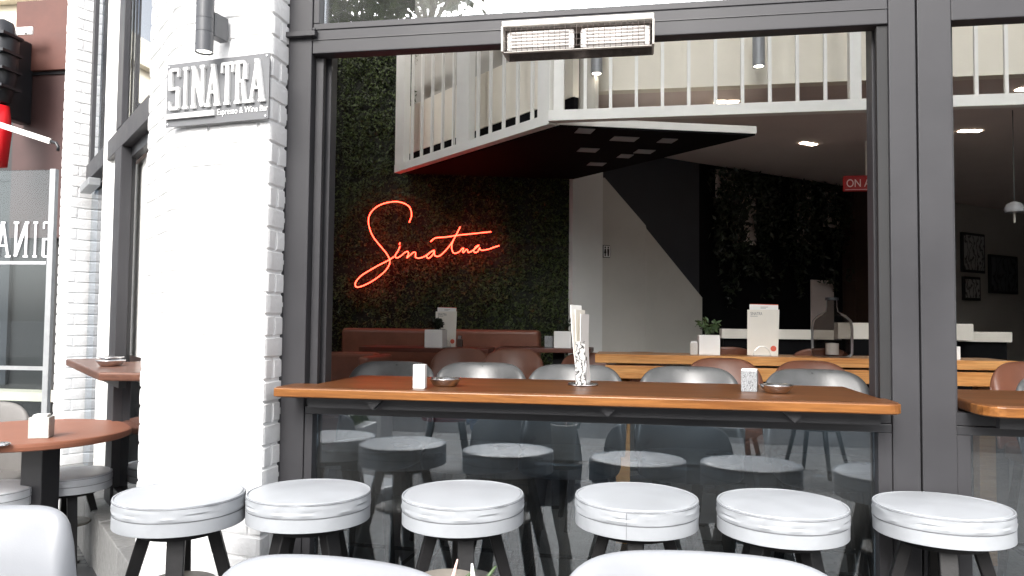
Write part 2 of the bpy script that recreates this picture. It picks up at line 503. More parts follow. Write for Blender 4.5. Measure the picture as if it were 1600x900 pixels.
# slab-serif capital strokes in a unit box: (x0, y0, x1, y1, half thickness in x units of letter width)
V, S_ = 0.15, 0.036
def _serif(x, y): return (x - 0.24, y, x + 0.24, y, S_)
LET = {
 'S': [(0.12, .97, .88, .97, S_), (.15, .97, .15, .50, V), (.05, .51, .95, .51, S_), (.85, .52, .85, .03, V), (.12, .03, .88, .03, S_), (.87, .97, .87, .80, .08), (.13, .03, .13, .20, .08)],
 'I': [(.5, 0.02, .5, .98, V), (.22, .03, .78, .03, S_), (.22, .97, .78, .97, S_)],
 'N': [(.16, .02, .16, .98, .10), (.84, .02, .84, .98, .10), (.16, .96, .84, .04, V), (.0, .03, .34, .03, S_), (.0, .97, .26, .97, S_), (.66, .97, 1.0, .97, S_)],
 'A': [(.5, .98, .14, .03, .09), (.5, .98, .86, .03, V), (.28, .33, .74, .33, .03), (-.04, .03, .30, .03, S_), (.66, .03, 1.06, .03, S_), (.36, .97, .62, .97, S_)],
 'T': [(.5, .02, .5, .98, V), (.02, .97, .98, .97, S_), (.28, .03, .72, .03, S_), (.06, .97, .06, .76, .08), (.94, .97, .94, .76, .08)],
 'R': [(.22, .02, .22, .98, V), (.0, .03, .46, .03, S_), (.0, .97, .72, .97, S_), (.80, .93, .80, .56, V), (.22, .52, .74, .52, S_), (.62, .52, .80, .03, .12), (.66, .03, 1.04, .03, S_)],
}
def letter(ch, w, h, y0, y1, thin=1.0):
    bm = bmesh.new()
    for i, (x0, a, x1, b, t) in enumerate(LET[ch]):
        e = 0.00025 * i
        if abs(a - b) < 1e-6:                                     # horizontal
            tt = t * thin
            box(bm, x0 * w, x1 * w, y0 - e, y1, (a - tt) * h, (a + tt) * h)
        else:
            tt = t * thin
            plate_xz([((x0 - tt) * w, a * h), ((x0 + tt) * w, a * h), ((x1 + tt) * w, b * h), ((x1 - tt) * w, b * h)], y0 - e, y1, bm)
    return bm

def leaf_cloud(bm, pts, size, nrm=None, spread=1.0, rnd=random):
    for p in pts:
        s = size * rnd.uniform(0.6, 1.35)
        d = Vector((rnd.gauss(0, 1), rnd.gauss(0, 1), rnd.gauss(0, 1)))
        if nrm is not None: d = d * spread + Vector(nrm) * 1.2
        d.normalize()
        a = d.orthogonal().normalized()
        a.rotate(Matrix.Rotation(rnd.uniform(0, 6.28), 3, d))
        b = d.cross(a)
        p = Vector(p)
        v = [bm.verts.new(p - a * s), bm.verts.new(p + b * s * 0.42 + d * s * .12), bm.verts.new(p + a * s), bm.verts.new(p - b * s * 0.42 + d * s * .12)]
        bm.faces.new(v)
    return bm

# ================================================================== SETTING
bm = bmesh.new()
v = [bm.verts.new(p) for p in ((-150, -150, 0), (150, -150, 0), (150, 150, 0), (-150, 150, 0))]
bm.faces.new(v)
ground = struct(obj('pavement', bm, 'cobble'))
# loose paving stones where the street shows between the legs of the furniture
pv = []
for k in range(4):
    b_ = B(-0.095, 0.095, -0.095, 0.095, -0.02, 0.012)
    for q in b_.verts:
        q.co += Vector((random.uniform(-.006, .006), random.uniform(-.006, .006), random.uniform(-.003, .003)))
    me = bpy.data.meshes.new('paving_stone'); bmesh.ops.recalc_face_normals(b_, faces=b_.faces); b_.to_mesh(me); b_.free()
    me.materials.append(M['paver']); pv.append(me)
for i in range(13):
    for j in range(11):
        x = -3.75 + i * 0.203 + (j % 2) * 0.1; y = -0.35 + j * 0.203
        if (x + 1.62) * -0.695 + (y - 0.07) * -0.719 < 0.24: continue
        o = link('paving_stone', pv[random.randrange(4)], None, ground, (x, y, 0)); o.rotation_euler.z = random.uniform(-.02, .02)

# ---- side facade frame of reference
SA = R(46)
SD = Vector((-math.sin(SA), math.cos(SA), 0))
SN = Vector((-math.cos(SA), -math.sin(SA), 0))           # outward
SP = Vector((-1.62, 0.07, 0))
# matrix: local x = along the side front (away from the pillar), local y = INTO the building, local z up
SM = Matrix((SD, -SN, Vector((0, 0, 1)))).transposed().to_4x4(); SM.translation = SP
def SB(s0, s1, y0, y1, z0, z1): return B(s0, s1, y0, y1, z0, z1, SM)

# ================================================================== BRICK PILLARS
def make_path(pts, arc_at=None, rad=0.03, nseg=6):
    P = [Vector((p[0], p[1])) for p in pts]
    out = [P[0]]
    for i in range(1, len(P) - 1):
        a = (P[i - 1] - P[i]).normalized(); b = (P[i + 1] - P[i]).normalized()
        r_ = arc_at.get(i, 0.004)
        for k in range(nseg + 1):
            t = k / nseg
            p0, p2 = P[i] + a * r_, P[i] + b * r_
            out.append(p0 * (1 - t) ** 2 + P[i] * 2 * t * (1 - t) + p2 * t * t)
    out.append(P[-1])
    return out

def path_eval(path, s):
    for a, b in zip(path, path[1:]):
        d = (b - a).length
        if s <= d or b is path[-1]:
            t = (b - a) / d
            return a + t * s, Vector((t.y, -t.x))
        s -= d

def brick_mesh(path, side, s0, s1, h, depth, var):
    rnd = random.Random(var * 977 + int(s0 * 1000))
    bm = bmesh.new()
    n = max(2, int((s1 - s0) / 0.07) + 1)
    # refine around bends
    ss = [s0 + (s1 - s0) * k / n for k in range(n + 1)]
    acc = 0
    for a, b in zip(path, path[1:]):
        acc += (b - a).length
        if s0 + .01 < acc < s1 - .01 and all(abs(acc - q) > .008 for q in ss): ss.append(acc)
    ss.sort()
    e = 0.0042
    cols = []
    for i, s in enumerate(ss):
        p, nr = path_eval(path, s)
        nr = nr * side
        end = 1 if i == 0 else (-1 if i == len(ss) - 1 else 0)
        pe, _ = path_eval(path, s + end * e)
        j = lambda k: rnd.uniform(-k, k)
        o = 0.002 * rnd.random()
        c = [(p - nr * depth, 0.0), (p - nr * e, 0.0 + j(.0015)), (pe + nr * (o - (e * .2 if end else 0)), e + j(.002)),
             (pe + nr * (o + .001 - (e * .2 if end else 0)), h * .5), (pe + nr * (o - (e * .2 if end else 0)), h - e + j(.002)), (p - nr * e, h + j(.0015)), (p - nr * depth, h)]
        cols.append([bm.verts.new((q[0].x, q[0].y, q[1])) for q in c])
    for a, b in zip(cols, cols[1:]):
        for k in range(6): bm.faces.new((a[k], b[k], b[k + 1], a[k + 1]))
    bm.faces.new(cols[0]); bm.faces.new(cols[-1][::-1])
    me = bpy.data.meshes.new('brick')
    bmesh.ops.recalc_face_normals(bm, faces=bm.faces)
    bm.to_mesh(me); bm.free()
    me.materials.append(M['brick'])
    return me

def brick_pillar(label, path, side, core, height, blen=0.205, course=0.0735, joint=0.0065, seed=1):
    t = thing('brick_pillar', label, 'pillar')
    total = sum((b - a).length for a, b in zip(path, path[1:]))
    obj('mortar_core', prism(core, 0, max(height, 5.3)), 'mortar', t)
    rnd = random.Random(seed)
    lib = {}
    nz = int(height / course)
    for k in range(nz):
        par = k % 2
        s = 0.0
        first = blen * (0.5 if par else 1.0)
        i = 0
        while s < total - 0.02:
            ln = first if i == 0 else blen
            e = min(s + ln, total)
            if total - e < 0.05: e = total
            var = rnd.randrange(3)
            key = (par, i, var)
            if key not in lib: lib[key] = brick_mesh(path, side, s + joint / 2, e - joint / 2, course - joint, 0.055, var)
            o = link('brick', lib[key], None, t, (0, 0, k * course + rnd.uniform(-.0015, .0015)))
            s = e; i += 1
    return t

dF = Vector((-math.cos(R(9)), math.sin(R(9))))
pA = Vector((-1.240, -0.113)); pC = pA + dF * 0.405
pE = pC + Vector((SD.x, SD.y)) * 0.47
path1 = make_path([(-1.236, 0.05), pA, pC, pE], {1: 0.012, 2: 0.07})
def inset_core(path, side, d, back):
    pts = []
    tot = sum((b - a).length for a, b in zip(path, path[1:]))
    n = 40
    for k in range(n + 1):
        p, nr = path_eval(path, tot * k / n * .9999)
        pts.append(p - nr * side * d)
    return [(p.x, p.y) for p in pts] + back
_p, _n = path_eval(path1, 0.2)
SIDE1 = 1 if _n.y < 0 else -1
core1 = inset_core(path1, SIDE1, 0.0050, [(pE.x + 0.10, pE.y + 0.12), (-1.25, 0.10)])
brick_pillar('large white painted brick corner pillar carrying the grey sign and wall lamp', path1, SIDE1, core1, 3.2, seed=3)

# second pillar, further along the side front
def sp(s, o): return Vector((SP.x, SP.y)) + Vector((SD.x, SD.y)) * s + Vector((SN.x, SN.y)) * o
path2 = make_path([sp(3.07, -0.05), sp(3.03, 0.10), sp(3.64, 0.10)], {1: 0.012})
_p, _n = path_eval(path2, 0.5)
SIDE2 = 1 if _n.dot(Vector((SN.x, SN.y))) > 0 else -1
c2 = inset_core(path2, SIDE2, 0.0050, [tuple(sp(3.64, -0.1)), tuple(sp(3.09, -0.1))])
brick_pillar('narrow white painted brick pillar farther back, beside the glass screen', path2, SIDE2, c2, 3.9, seed=5)

# ================================================================== FRONT WINDOW WALL (main bay)
fw = thing('window_wall', 'grey metal window bay with open middle, around the long orange counter', 'window bay', (0, 0, 0), group='window bays of the bar')
FD = 0.13
obj('post', B(-1.236, -1.148, 0, FD, 0, 5.3), 'frame', fw, bevel=.003)
obj('post', B(0.755, 0.833, 0, FD, 0, 5.3), 'frame', fw, bevel=.003)
obj('lintel', B(-1.147, 0.754, 0.002, 0.062, 2.243, 2.326), 'frame', fw, bevel=.003)
obj('lintel_groove', B(-1.147, 0.754, -0.001, 0.01, 2.2905, 2.2925), 'frame_dark', fw)
obj('lintel_seam', B(-1.147, 0.754, 0.010, 0.05, 2.326, 2.330), 'gasket', fw)
tf = obj('transom_frame', B(-1.147, 0.754, 0.006, 0.062, 2.330, 2.352), 'frame', fw, bevel=.002)
obj('transom_stile', B(-1.147, -1.125, 0.006, 0.062, 2.353, 5.2), 'frame', tf, bevel=.002)
obj('transom_stile', B(0.733, 0.754, 0.006, 0.062, 2.353, 5.2), 'frame', tf, bevel=.002)
obj('transom_bead', B(-1.124, 0.732, 0.030, 0.045, 2.353, 2.359), 'gasket', tf)
obj('pane', B(-1.124, 0.732, 0.046, 0.054, 2.353, 5.2), 'glass_coated', tf)  # unseen upper height added so daylight reaches the cream mezzanine wall
obj('top_beam', B(-1.147, 0.754, 0.002, FD, 5.201, 5.3), 'frame', fw, bevel=.003)
# sliding-sash guides in the open middle
obj('sash_guide', B(-1.147, -1.118, 0.035, 0.058, 1.04, 2.242), 'frame', fw, bevel=.002)
obj('sash_guide', B(-1.147, -1.105, 0.075, 0.129, 1.04, 2.30), 'frame', fw, bevel=.002)
obj('sash_guide', B(0.724, 0.754, 0.064, 0.129, 1.04, 2.30), 'frame', fw, bevel=.002)
obj('sash_slot', B(0.7235, 0.7545, 0.012, 0.030, 1.04, 2.242), 'gasket', fw)
# lower fixed window under the counter
obj('sill_beam', B(-1.147, 0.754, 0.012, FD, 1.008, 1.046), 'frame_dark', fw)
lf = thing_lf = obj('lower_frame', B(-1.147, 0.754, 0.005, 0.09, 0.980, 1.006), 'frame_dark', fw, bevel=.002)
obj('frame_stile', B(-1.147, -1.118, 0.005, 0.09, 0.12, 0.979), 'frame', lf, bevel=.002)
obj('frame_stile', B(0.714, 0.754, 0.005, 0.09, 0.12, 0.979), 'frame', lf, bevel=.002)
obj('frame_rail', B(-1.117, 0.713, 0.005, 0.09, 0.12, 0.17), 'frame', lf, bevel=.002)
obj('pane', B(-1.117, 0.713, 0.040, 0.048, 0.171, 0.979), 'glass', lf)
obj('kick_plate', B(-1.147, 0.754, 0.0, FD, 0, 0.119), 'frame_dark', fw)
br_ = bmesh.new()
box(br_, -1.246, -1.128, -0.022, -0.002, 2.300, 2.318); box(br_, -1.138, -1.128, -0.022, -0.002, 2.319, 2.327)
obj('ledge_clip', br_, 'frame', fw, bevel=.002)
obj('cover_strip', B(-1.252, -1.2365, -0.002, 0.06, 0, 5.3), 'frame_dark', fw)

# right bay
fr = thing('window_wall', 'grey metal window bay cut off by the right edge of the photo', 'window bay', (0, 0, 0), group='window bays of the bar')
obj('post', B(0.838, 0.935, 0, FD, 0, 5.3), 'frame', fr, bevel=.003)
obj('post_seam', B(0.834, 0.837, 0.02, FD, 0, 5.3), 'gasket', fr)
obj('lintel', B(0.936, 3.2, 0.002, 0.062, 2.243, 2.38), 'frame', fr, bevel=.003)
obj('sash_guide', B(0.936, 0.962, 0.064, 0.129, 1.04, 2.30), 'frame', fr, bevel=.002)
obj('sill_beam', B(0.936, 3.2, 0.012, FD, 1.008, 1.046), 'frame_dark', fr)
lf2 = obj('lower_frame', B(0.936, 3.2, 0.005, 0.09, 0.980, 1.006), 'frame_dark', fr, bevel=.002)
obj('frame_stile', B(0.936, 0.974, 0.005, 0.09, 0.12, 0.979), 'frame', lf2, bevel=.002)
obj('frame_rail', B(0.975, 3.2, 0.005, 0.09, 0.12, 0.17), 'frame', lf2, bevel=.002)
obj('pane', B(0.975, 3.2, 0.040, 0.048, 0.171, 0.979), 'glass', lf2)
tf2 = obj('transom_frame', B(0.936, 3.2, 0.006, 0.062, 2.384, 2.41), 'frame', fr)
obj('pane', B(0.936, 3.2, 0.046, 0.054, 2.411, 5.2), 'glass_coated', tf2)  # also carried up out of view to admit more sky light
obj('top_beam', B(0.936, 3.2, 0.002, FD, 5.201, 5.3), 'frame', fr)
obj('kick_plate', B(0.936, 3.2, 0.0, FD, 0, 0.119), 'frame_dark', fr)
obj('post', B(3.201, 3.32, 0, FD, 0, 5.3), 'frame', fr, bevel=.003)

# wall above the glazing and beyond the right bay
struct(obj('wall_upper', B(-1.6, 6.0, 0.03, 0.25, 5.301, 6.2), 'white_wall'))
struct(obj('wall_right_front', B(3.321, 6.0, 0.03, 0.25, 0, 5.3), 'white_wall'))

# ================================================================== SIDE WINDOW WALL
sw = thing('window_wall', 'grey metal side window bay receding behind the corner pillar', 'window bay', (0, 0, 0), group='window bays of the bar')
obj('transom_rail', SB(0.30, 3.02, -0.01, 0.07, 2.235, 2.352), 'frame', sw, bevel=.003)
mu = obj('mullion', SB(1.63, 1.80, -0.012, 0.02, 2.353, 5.3), 'frame', sw, bevel=.003)
obj('frame_stile', SB(2.83, 2.92, -0.01, 0.015, 2.353, 5.3), 'frame', sw, bevel=.002)
obj('pane', SB(1.861, 3.02, 0.030, 0.038, 2.353, 5.3), 'glass_coated', sw)
obj('pane', SB(0.30, 1.719, 0.030, 0.038, 2.353, 5.3), 'glass_coated', sw)
obj('post', SB(1.60, 1.80, -0.012, 0.045, 0.30, 2.234), 'frame', sw, bevel=.003)
obj('folded_sash', SB(1.62, 1.78, 0.046, 0.066, 0.30, 2.234), 'frame_dark', sw, bevel=.003)
obj('sash_track', SB(0.35, 1.80, 0.04, 0.08, 2.18, 2.2345), 'frame_dark', sw)
obj('added_white_panel', SB(0.35, 1.84, 0.10, 0.12, 1.09, 2.18), 'white_wall', sw)  # white panel added to catch daylight; the inner wall stays dim
obj('white_panel', SB(1.86, 2.28, 0.02, 0.05, 0.30, 2.234), 'white_wall', sw)
obj('pane', SB(2.29, 3.02, 0.03, 0.038, 0.30, 2.20), 'glass', sw)
obj('dark_backing', SB(2.29, 3.05, 0.10, 0.14, 0.30, 2.20), 'navy', sw)
obj('door_closer', SB(2.55, 2.98, -0.05, 0.02, 2.15, 2.20), 'steel_post', sw, bevel=.004)
obj('lower_rail', SB(0.3, 1.59, 0.0, 0.09, 1.0, 1.04), 'frame_dark', sw)
obj('lower_rail', SB(0.3, 1.59, 0.0, 0.09, 0.30, 0.40), 'frame_dark', sw)
obj('lower_pane', SB(0.3, 1.59, 0.03, 0.038, 0.40, 1.0), 'glass', sw)
pl = thing('stone_plinth', 'grey granite plinth stones at the foot of the side window', 'plinth')
for k in range(6):
    obj('plinth_stone', SB(0.28 + k * .52, 0.28 + k * .52 + .512, -0.10, 0.12, 0, 0.295 + random.uniform(-.003, .003)), 'plinth', pl, bevel=.006)

# ================================================================== INTERIOR SHELL
struct(obj('floor', prism([(-1.5, 0.17), (6, 0.17), (6, 10), (-3.2, 10), (-3.2, 1.75)], 0.0, 0.02), 'floor_in'))
struct(obj('ceiling', prism([(-1.3, 0.26), (6, 0.26), (6, 10), (-3.3, 10), (-3.3, 2.2)], 5.6, 5.7), 'cream'))
struct(obj('wall_partition', B(-3.16, -3.06, 1.52, 3.75, 0.02, 5.59), 'white_wall'))
struct(obj('wall_back_left', B(-3.05, -0.56, 3.66, 3.76, 0.02, 5.59), 'backing'))
struct(obj('wall_right', B(5.9, 6.0, 0.26, 10, 0.02, 5.59), 'brown_panel'))
# slanting back wall
WD = Vector((0.76, 0.65, 0)).normalized(); WN = Vector((0.65, -0.76, 0)).normalized()     # along / towards the room
WM = Matrix((WD, -WN, Vector((0, 0, 1)))).transposed().to_4x4(); WM.translation = (-0.536, 3.59, 0)
def WB(s0, s1, y0, y1, z0, z1): return B(s0, s1, y0, y1, z0, z1, WM)
struct(obj('wall_back', WB(1.425, 9.2, 0.05, 0.15, 0.02, 5.59), 'black'))
struct(obj('wall_stair', WB(0.0, 1.424, 0.04, 0.15, 0.02, 5.59), 'navy'))
st = thing('stair_wall', 'pale plastered stair wall with a stepped diagonal top edge', 'wall')
def W(s, y, z): return WM @ Vector((s, y, z))
bm = bmesh.new()
poly = [(0.285, 0.02), (1.42, 0.02), (1.42, 1.532), (0.762, 2.11), (0.757, 2.135), (0.312, 2.50), (0.285, 2.50)]
a = [bm.verts.new(W(s, 0.0, z)) for s, z in poly]; b = [bm.verts.new(W(s, 0.038, z)) for s, z in poly]
bm.faces.new(a); bm.faces.new(b[::-1])
for i in range(len(poly)): bm.faces.new((a[i], b[i], b[(i + 1) % len(poly)], a[(i + 1) % len(poly)]))
obj('panel', bm, 'grey_wall', st)
obj('pilaster', WB(-0.02, 0.284, -0.012, 0.038, 0.02, 2.7), 'white_wall', st)
obj('panel_rib', WB(0.757, 0.765, -0.004, -0.001, 0.02, 2.10), 'grey_wall', st)
struct(obj('wall_column', WB(3.48, 3.86, -0.10, 0.049, 0.02, 2.74), 'brown_panel'))
struct(obj('wall_far_right', WB(5.2, 8.5, -0.06, 0.049, 0.02, 2.74), 'grey_wall'))

# ---- mezzanine
struct(obj('ceiling_mezzanine', prism([(-0.45, 2.302), (5.89, 2.302), (5.89, 9.0), (5.2, 8.55), (-0.5, 3.63)], 2.75, 2.80), 'soffit'))
struct(obj('wall_mezzanine', B(-0.46, 5.89, 2.22, 2.30, 2.748, 5.59), 'cream'))
Av, Bv, Cv, Dv = (-1.855, 3.142), (-0.504, 1.86), (0.684, 2.273), (-0.536, 3.56)
Ai, Bi = (Av[0] + .028, Av[1] + .03), (Bv[0] + .03, Bv[1] + .05)
ld = thing('stair_landing', 'black soffited stair landing with white edges jutting over the bar', 'landing')
obj('soffit_board', prism([Ai, Bi, Cv, Dv], 2.45, 2.462), 'black', ld)
obj('slab', prism([Ai, (Bi[0], Bi[1] + .004), (Cv[0] + .008, Cv[1]), (Dv[0], Dv[1] + .004)], 2.463, 2.508), 'white_metal', ld)
for (x, y, w) in ((-0.335, 2.02, .1), (-0.105, 2.25, .16), (-0.35, 2.53, .13), (-0.11, 2.745, .09), (-0.32, 2.985, .12), (0.16, 2.33, .10), (0.02, 2.62, .12)):
    m_ = Matrix.Translation((x, y, 0)) @ Matrix.Rotation(R(19), 4, 'Z')
    obj('ceiling_tile', B(-w / 2, w / 2, -.055, .055, 2.446, 2.4495, m_), 'tile_grey', ld)

def railing(label, p, q, z0, z1, bars, plates, flip=1):
    t = thing('railing', label, 'railing', group='white bar railings of the mezzanine')
    p, q = Vector((*p, 0)), Vector((*q, 0))
    d = (q - p).normalized(); L = (q - p).length
    n = Vector((-d.y, d.x, 0))
    mtx = Matrix((d, n, Vector((0, 0, 1)))).transposed().to_4x4(); mtx.translation = p
    obj('bottom_rail', B(-.04, L + .0, -.03, .03, z0, z0 + .062, mtx), 'white_metal', t, bevel=.002)
    obj('top_rail', B(-.04, L, -.03, .03, z1, z1 + .05, mtx), 'white_metal', t, bevel=.002)
    for s in bars: obj('bar', B(s - .009, s + .009, -.009, .009, z0 + .0625, z1 - .0005, mtx), 'white_metal', t)
    for s0, s1 in plates: obj('post', B(s0, s1, -.026, .026, z0 + .0625, z1 - .0005, mtx), 'white_metal', t, bevel=.002)
    return t
railing('white bar railing running back at an angle above the neon sign', Av, (Bv[0] - .01, Bv[1] + .01), 2.452, 3.45,
        [0.185, .331, .48, .627, .772, 1.077, 1.22, 1.367, 1.514, 1.66], [(-.04, .10), (.845, 1.0), (1.74, 1.852)])
railing('long white bar railing facing the street under the heater', (-0.49, 1.835), (5.8, 1.835), 2.46, 3.45,
        [0.17 + 0.1455 * k for k in range(10)] + [1.80 + 0.1455 * k for k in range(12)] + [3.7 + .1455 * k for k in range(14)], [(-.01, .05), (1.60, 1.66), (3.54, 3.6)])
# cream parapet behind the angled railing
dAB = (Vector((*Bv, 0)) - Vector((*Av, 0))).normalized(); nAB = Vector((-dAB.y, dAB.x, 0))
PM = Matrix((dAB, nAB, Vector((0, 0, 1)))).transposed().to_4x4(); PM.translation = Vector((*Av, 0)) + nAB * 0.20
struct(obj('wall_parapet', B(-0.30, 1.80, 0, .05, 2.67, 3.06, PM), 'cream'))
struct(obj('wall_parapet_back', B(-0.32, 1.90, .09, .12, 2.56, 5.59, PM), 'grey_wall'))
struct(obj('wall_parapet_gap', B(-0.30, 1.80, .01, .045, 2.52, 2.669, PM), 'black'))

# ================================================================== GREEN WALL
gw = thing('green_wall', 'dark green artificial hedge wall behind the red neon script', 'green wall', (0, 0, 0))
obj('backing_panel', B(-3.04, -0.57, 3.62, 3.655, 0.9, 5.5), 'backing', gw)
rnd = random.Random(11)
def hedge(n, x0, x1, z0, z1, ysurf, seams=True):
    pts = []
    while len(pts) < n:
        x, z = rnd.uniform(x0, x1), rnd.uniform(z0, z1)
        if seams:
            gx = min(abs(x - s) for s in (-2.55, -2.05, -1.42, -0.9)); gz = min(abs(z - s) for s in (1.32, 1.9, 2.5, 3.1))
            if (gx < .03 or gz < .022) and rnd.random() < .6: continue
        dpt = .05 * noise.noise(Vector((x * 5, z * 5, 1.3)))
        pts.append((x, ysurf - abs(rnd.gauss(0, .022)) + dpt * 1.3 + .01, z))
    return pts
o = obj('leaves', leaf_cloud(bmesh.new(), hedge(52000, -3.03, -0.575, 0.95, 3.6, 3.60), .0135, (0, -1, 0.35), 0.9, rnd), 'leaf', gw)
o['kind'] = 'stuff'

# neon sign
NS = [[(-0.147,0.158),(-0.128,0.213),(-0.139,0.273),(-0.176,0.309),(-0.239,0.33),(-0.301,0.331),(-0.375,0.317),(-0.437,0.287),(-0.484,0.238),(-0.5,0.177),(-0.486,0.106),(-0.454,0.04),(-0.4,-0.026),(-0.346,-0.087),(-0.314,-0.137),(-0.308,-0.177),(-0.333,-0.227),(-0.385,-0.277),(-0.457,-0.327),(-0.53,-0.363),(-0.583,-0.378),(-0.604,-0.363),(-0.599,-0.333),(-0.553,-0.282),(-0.48,-0.237),(-0.397,-0.192),(-0.324,-0.157),(-0.272,-0.125)],
 [(-0.22,-0.037),(-0.237,-0.077),(-0.257,-0.107),(-0.26,-0.127),(-0.241,-0.135),(-0.21,-0.117),(-0.18,-0.092),(-0.154,-0.083),(-0.148,-0.103),(-0.16,-0.135),(-0.128,-0.108),(-0.099,-0.088),(-0.086,-0.098),(-0.088,-0.126),(-0.065,-0.138),(-0.024,-0.13),(0.017,-0.108),(0.047,-0.084),(0.072,-0.074),(0.052,-0.084),(0.027,-0.098),(0.009,-0.118),(0.017,-0.138),(0.037,-0.133),(0.063,-0.104),(0.072,-0.079),(0.073,-0.109),(0.088,-0.123),(0.119,-0.119),(0.159,-0.084),(0.199,-0.04),(0.229,0.005),(0.259,0.059),(0.288,0.118)],
 [(0.274,0.088),(0.244,0.029),(0.222,-0.02),(0.22,-0.065),(0.233,-0.094),(0.256,-0.099),(0.286,-0.085),(0.306,-0.062),(0.319,-0.06),(0.311,-0.085),(0.319,-0.093),(0.341,-0.07),(0.352,-0.075),(0.356,-0.092),(0.377,-0.088),(0.407,-0.069),(0.446,-0.036),(0.422,-0.046),(0.404,-0.076),(0.412,-0.093),(0.437,-0.086),(0.452,-0.056),(0.457,-0.071),(0.482,-0.076),(0.532,-0.066),(0.571,-0.052),(0.613,-0.04)],
 [(0.041,-0.004),(0.071,0.021),(0.102,0.029),(0.188,0.035),(0.269,0.047),(0.39,0.058),(0.545,0.073)],
 [(-0.217,-0.009),(-0.222,-0.027)]]
ns = thing('neon_sign', 'glowing red neon handwriting mounted on the dark hedge wall', 'neon sign', (-1.74, 3.5, 1.95))
for i, s in enumerate(NS):
    obj('neon_tube', tube(spline([(x, -0.004 * i, z) for x, z in s], 5), 0.0043, 8), 'neon', ns, smooth=True)
for x, z in ((-.49, .2), (-.35, -.09), (-.55, -.37), (.2, .036), (.5, .068), (.22, -.07), (-.25, .331)):
    obj('tube_clip', tube([(x, 0.0, z), (x, 0.09, z)], .004, 6), 'black_plastic', ns)

# ================================================================== COUNTERS
def counter(name, label, pts, z0, z1, m, group='wooden window counters', rnd_=.008):
    t = thing(name, label, 'counter', group=group)
    obj('top_board', prism(pts, z0, z1), m, t, bevel=rnd_, bseg=3)
    return t
def corner(c, a, b, n=5):
    c, a, b = Vector(c), Vector(a), Vector(b)
    return [tuple(a * (1 - t) ** 2 + c * 2 * t * (1 - t) + b * t * t) for t in [k / n for k in range(n + 1)]]
ct = counter('window_counter', 'long varnished orange wood counter through the main open window',
             [(-1.183, -0.15)] + corner((0.738, -0.15), (0.70, -0.15), (0.738, -0.11)) + [(0.738, -0.003), (0.722, -0.003), (0.722, 0.42), (-1.103, 0.42), (-1.103, 0.0), (-1.183, -0.003)], 1.050, 1.085, 'counter')
obj('edge_band', prism([(-1.1845, -0.1525)] + corner((0.7405, -0.1525), (0.70, -0.1525), (0.7405, -0.11)) + [(0.7405, -0.02), (0.6, -0.10), (-1.1, -0.10), (-1.1845, -0.04)], 1.053, 1.081), 'edge', ct, bevel=.003)
obj('apron', B(-1.10, 0.70, -0.075, -0.05, 1.012, 1.0495), 'frame_dark', ct)
for x in (-0.86, -0.1, 0.45):
    obj('bracket', plate_xz([(x - .035, 1.0495), (x + .035, 1.0495), (x, 1.015)], -0.11, -0.076), 'frame_dark', ct)
ct2 = counter('window_counter', 'varnished orange wood counter of the right bay, cut off by the photo edge',
              [(0.962, 0.0), (0.958, -0.08)] + corner((0.965, -0.15), (0.958, -0.09), (1.03, -0.15)) + [(3.15, -0.15), (3.15, 0.42), (0.966, 0.42)], 1.050, 1.085, 'counter')
obj('edge_band', prism([(0.9555, -0.04), (0.9555, -0.08)] + corner((0.9625, -0.1525), (0.9555, -0.09), (1.03, -0.1525)) + [(3.15, -0.1525), (3.15, -0.1), (1.1, -0.1)], 1.053, 1.081), 'edge', ct2, bevel=.003)
obj('apron', B(1.02, 3.1, -0.075, -0.05, 1.012, 1.0495), 'frame_dark', ct2)
def sxy(s, o): q = sp(s, o); return (q.x, q.y)
ct3 = counter('window_counter', 'brown wood counter sticking out of the side window behind the pillar',
              [sxy(0.50, 0.235), sxy(1.62, 0.235), sxy(1.62, 0.014), sxy(1.24, 0.014), sxy(1.24, -0.2), (-1.55, 0.36), (-1.86, 0.275), (-1.94, 0.285)], 1.050, 1.085, 'counter_side')
obj('bracket', SB(0.7, 1.5, -0.13, -0.1, 1.0, 1.0495), 'frame_dark', ct3)

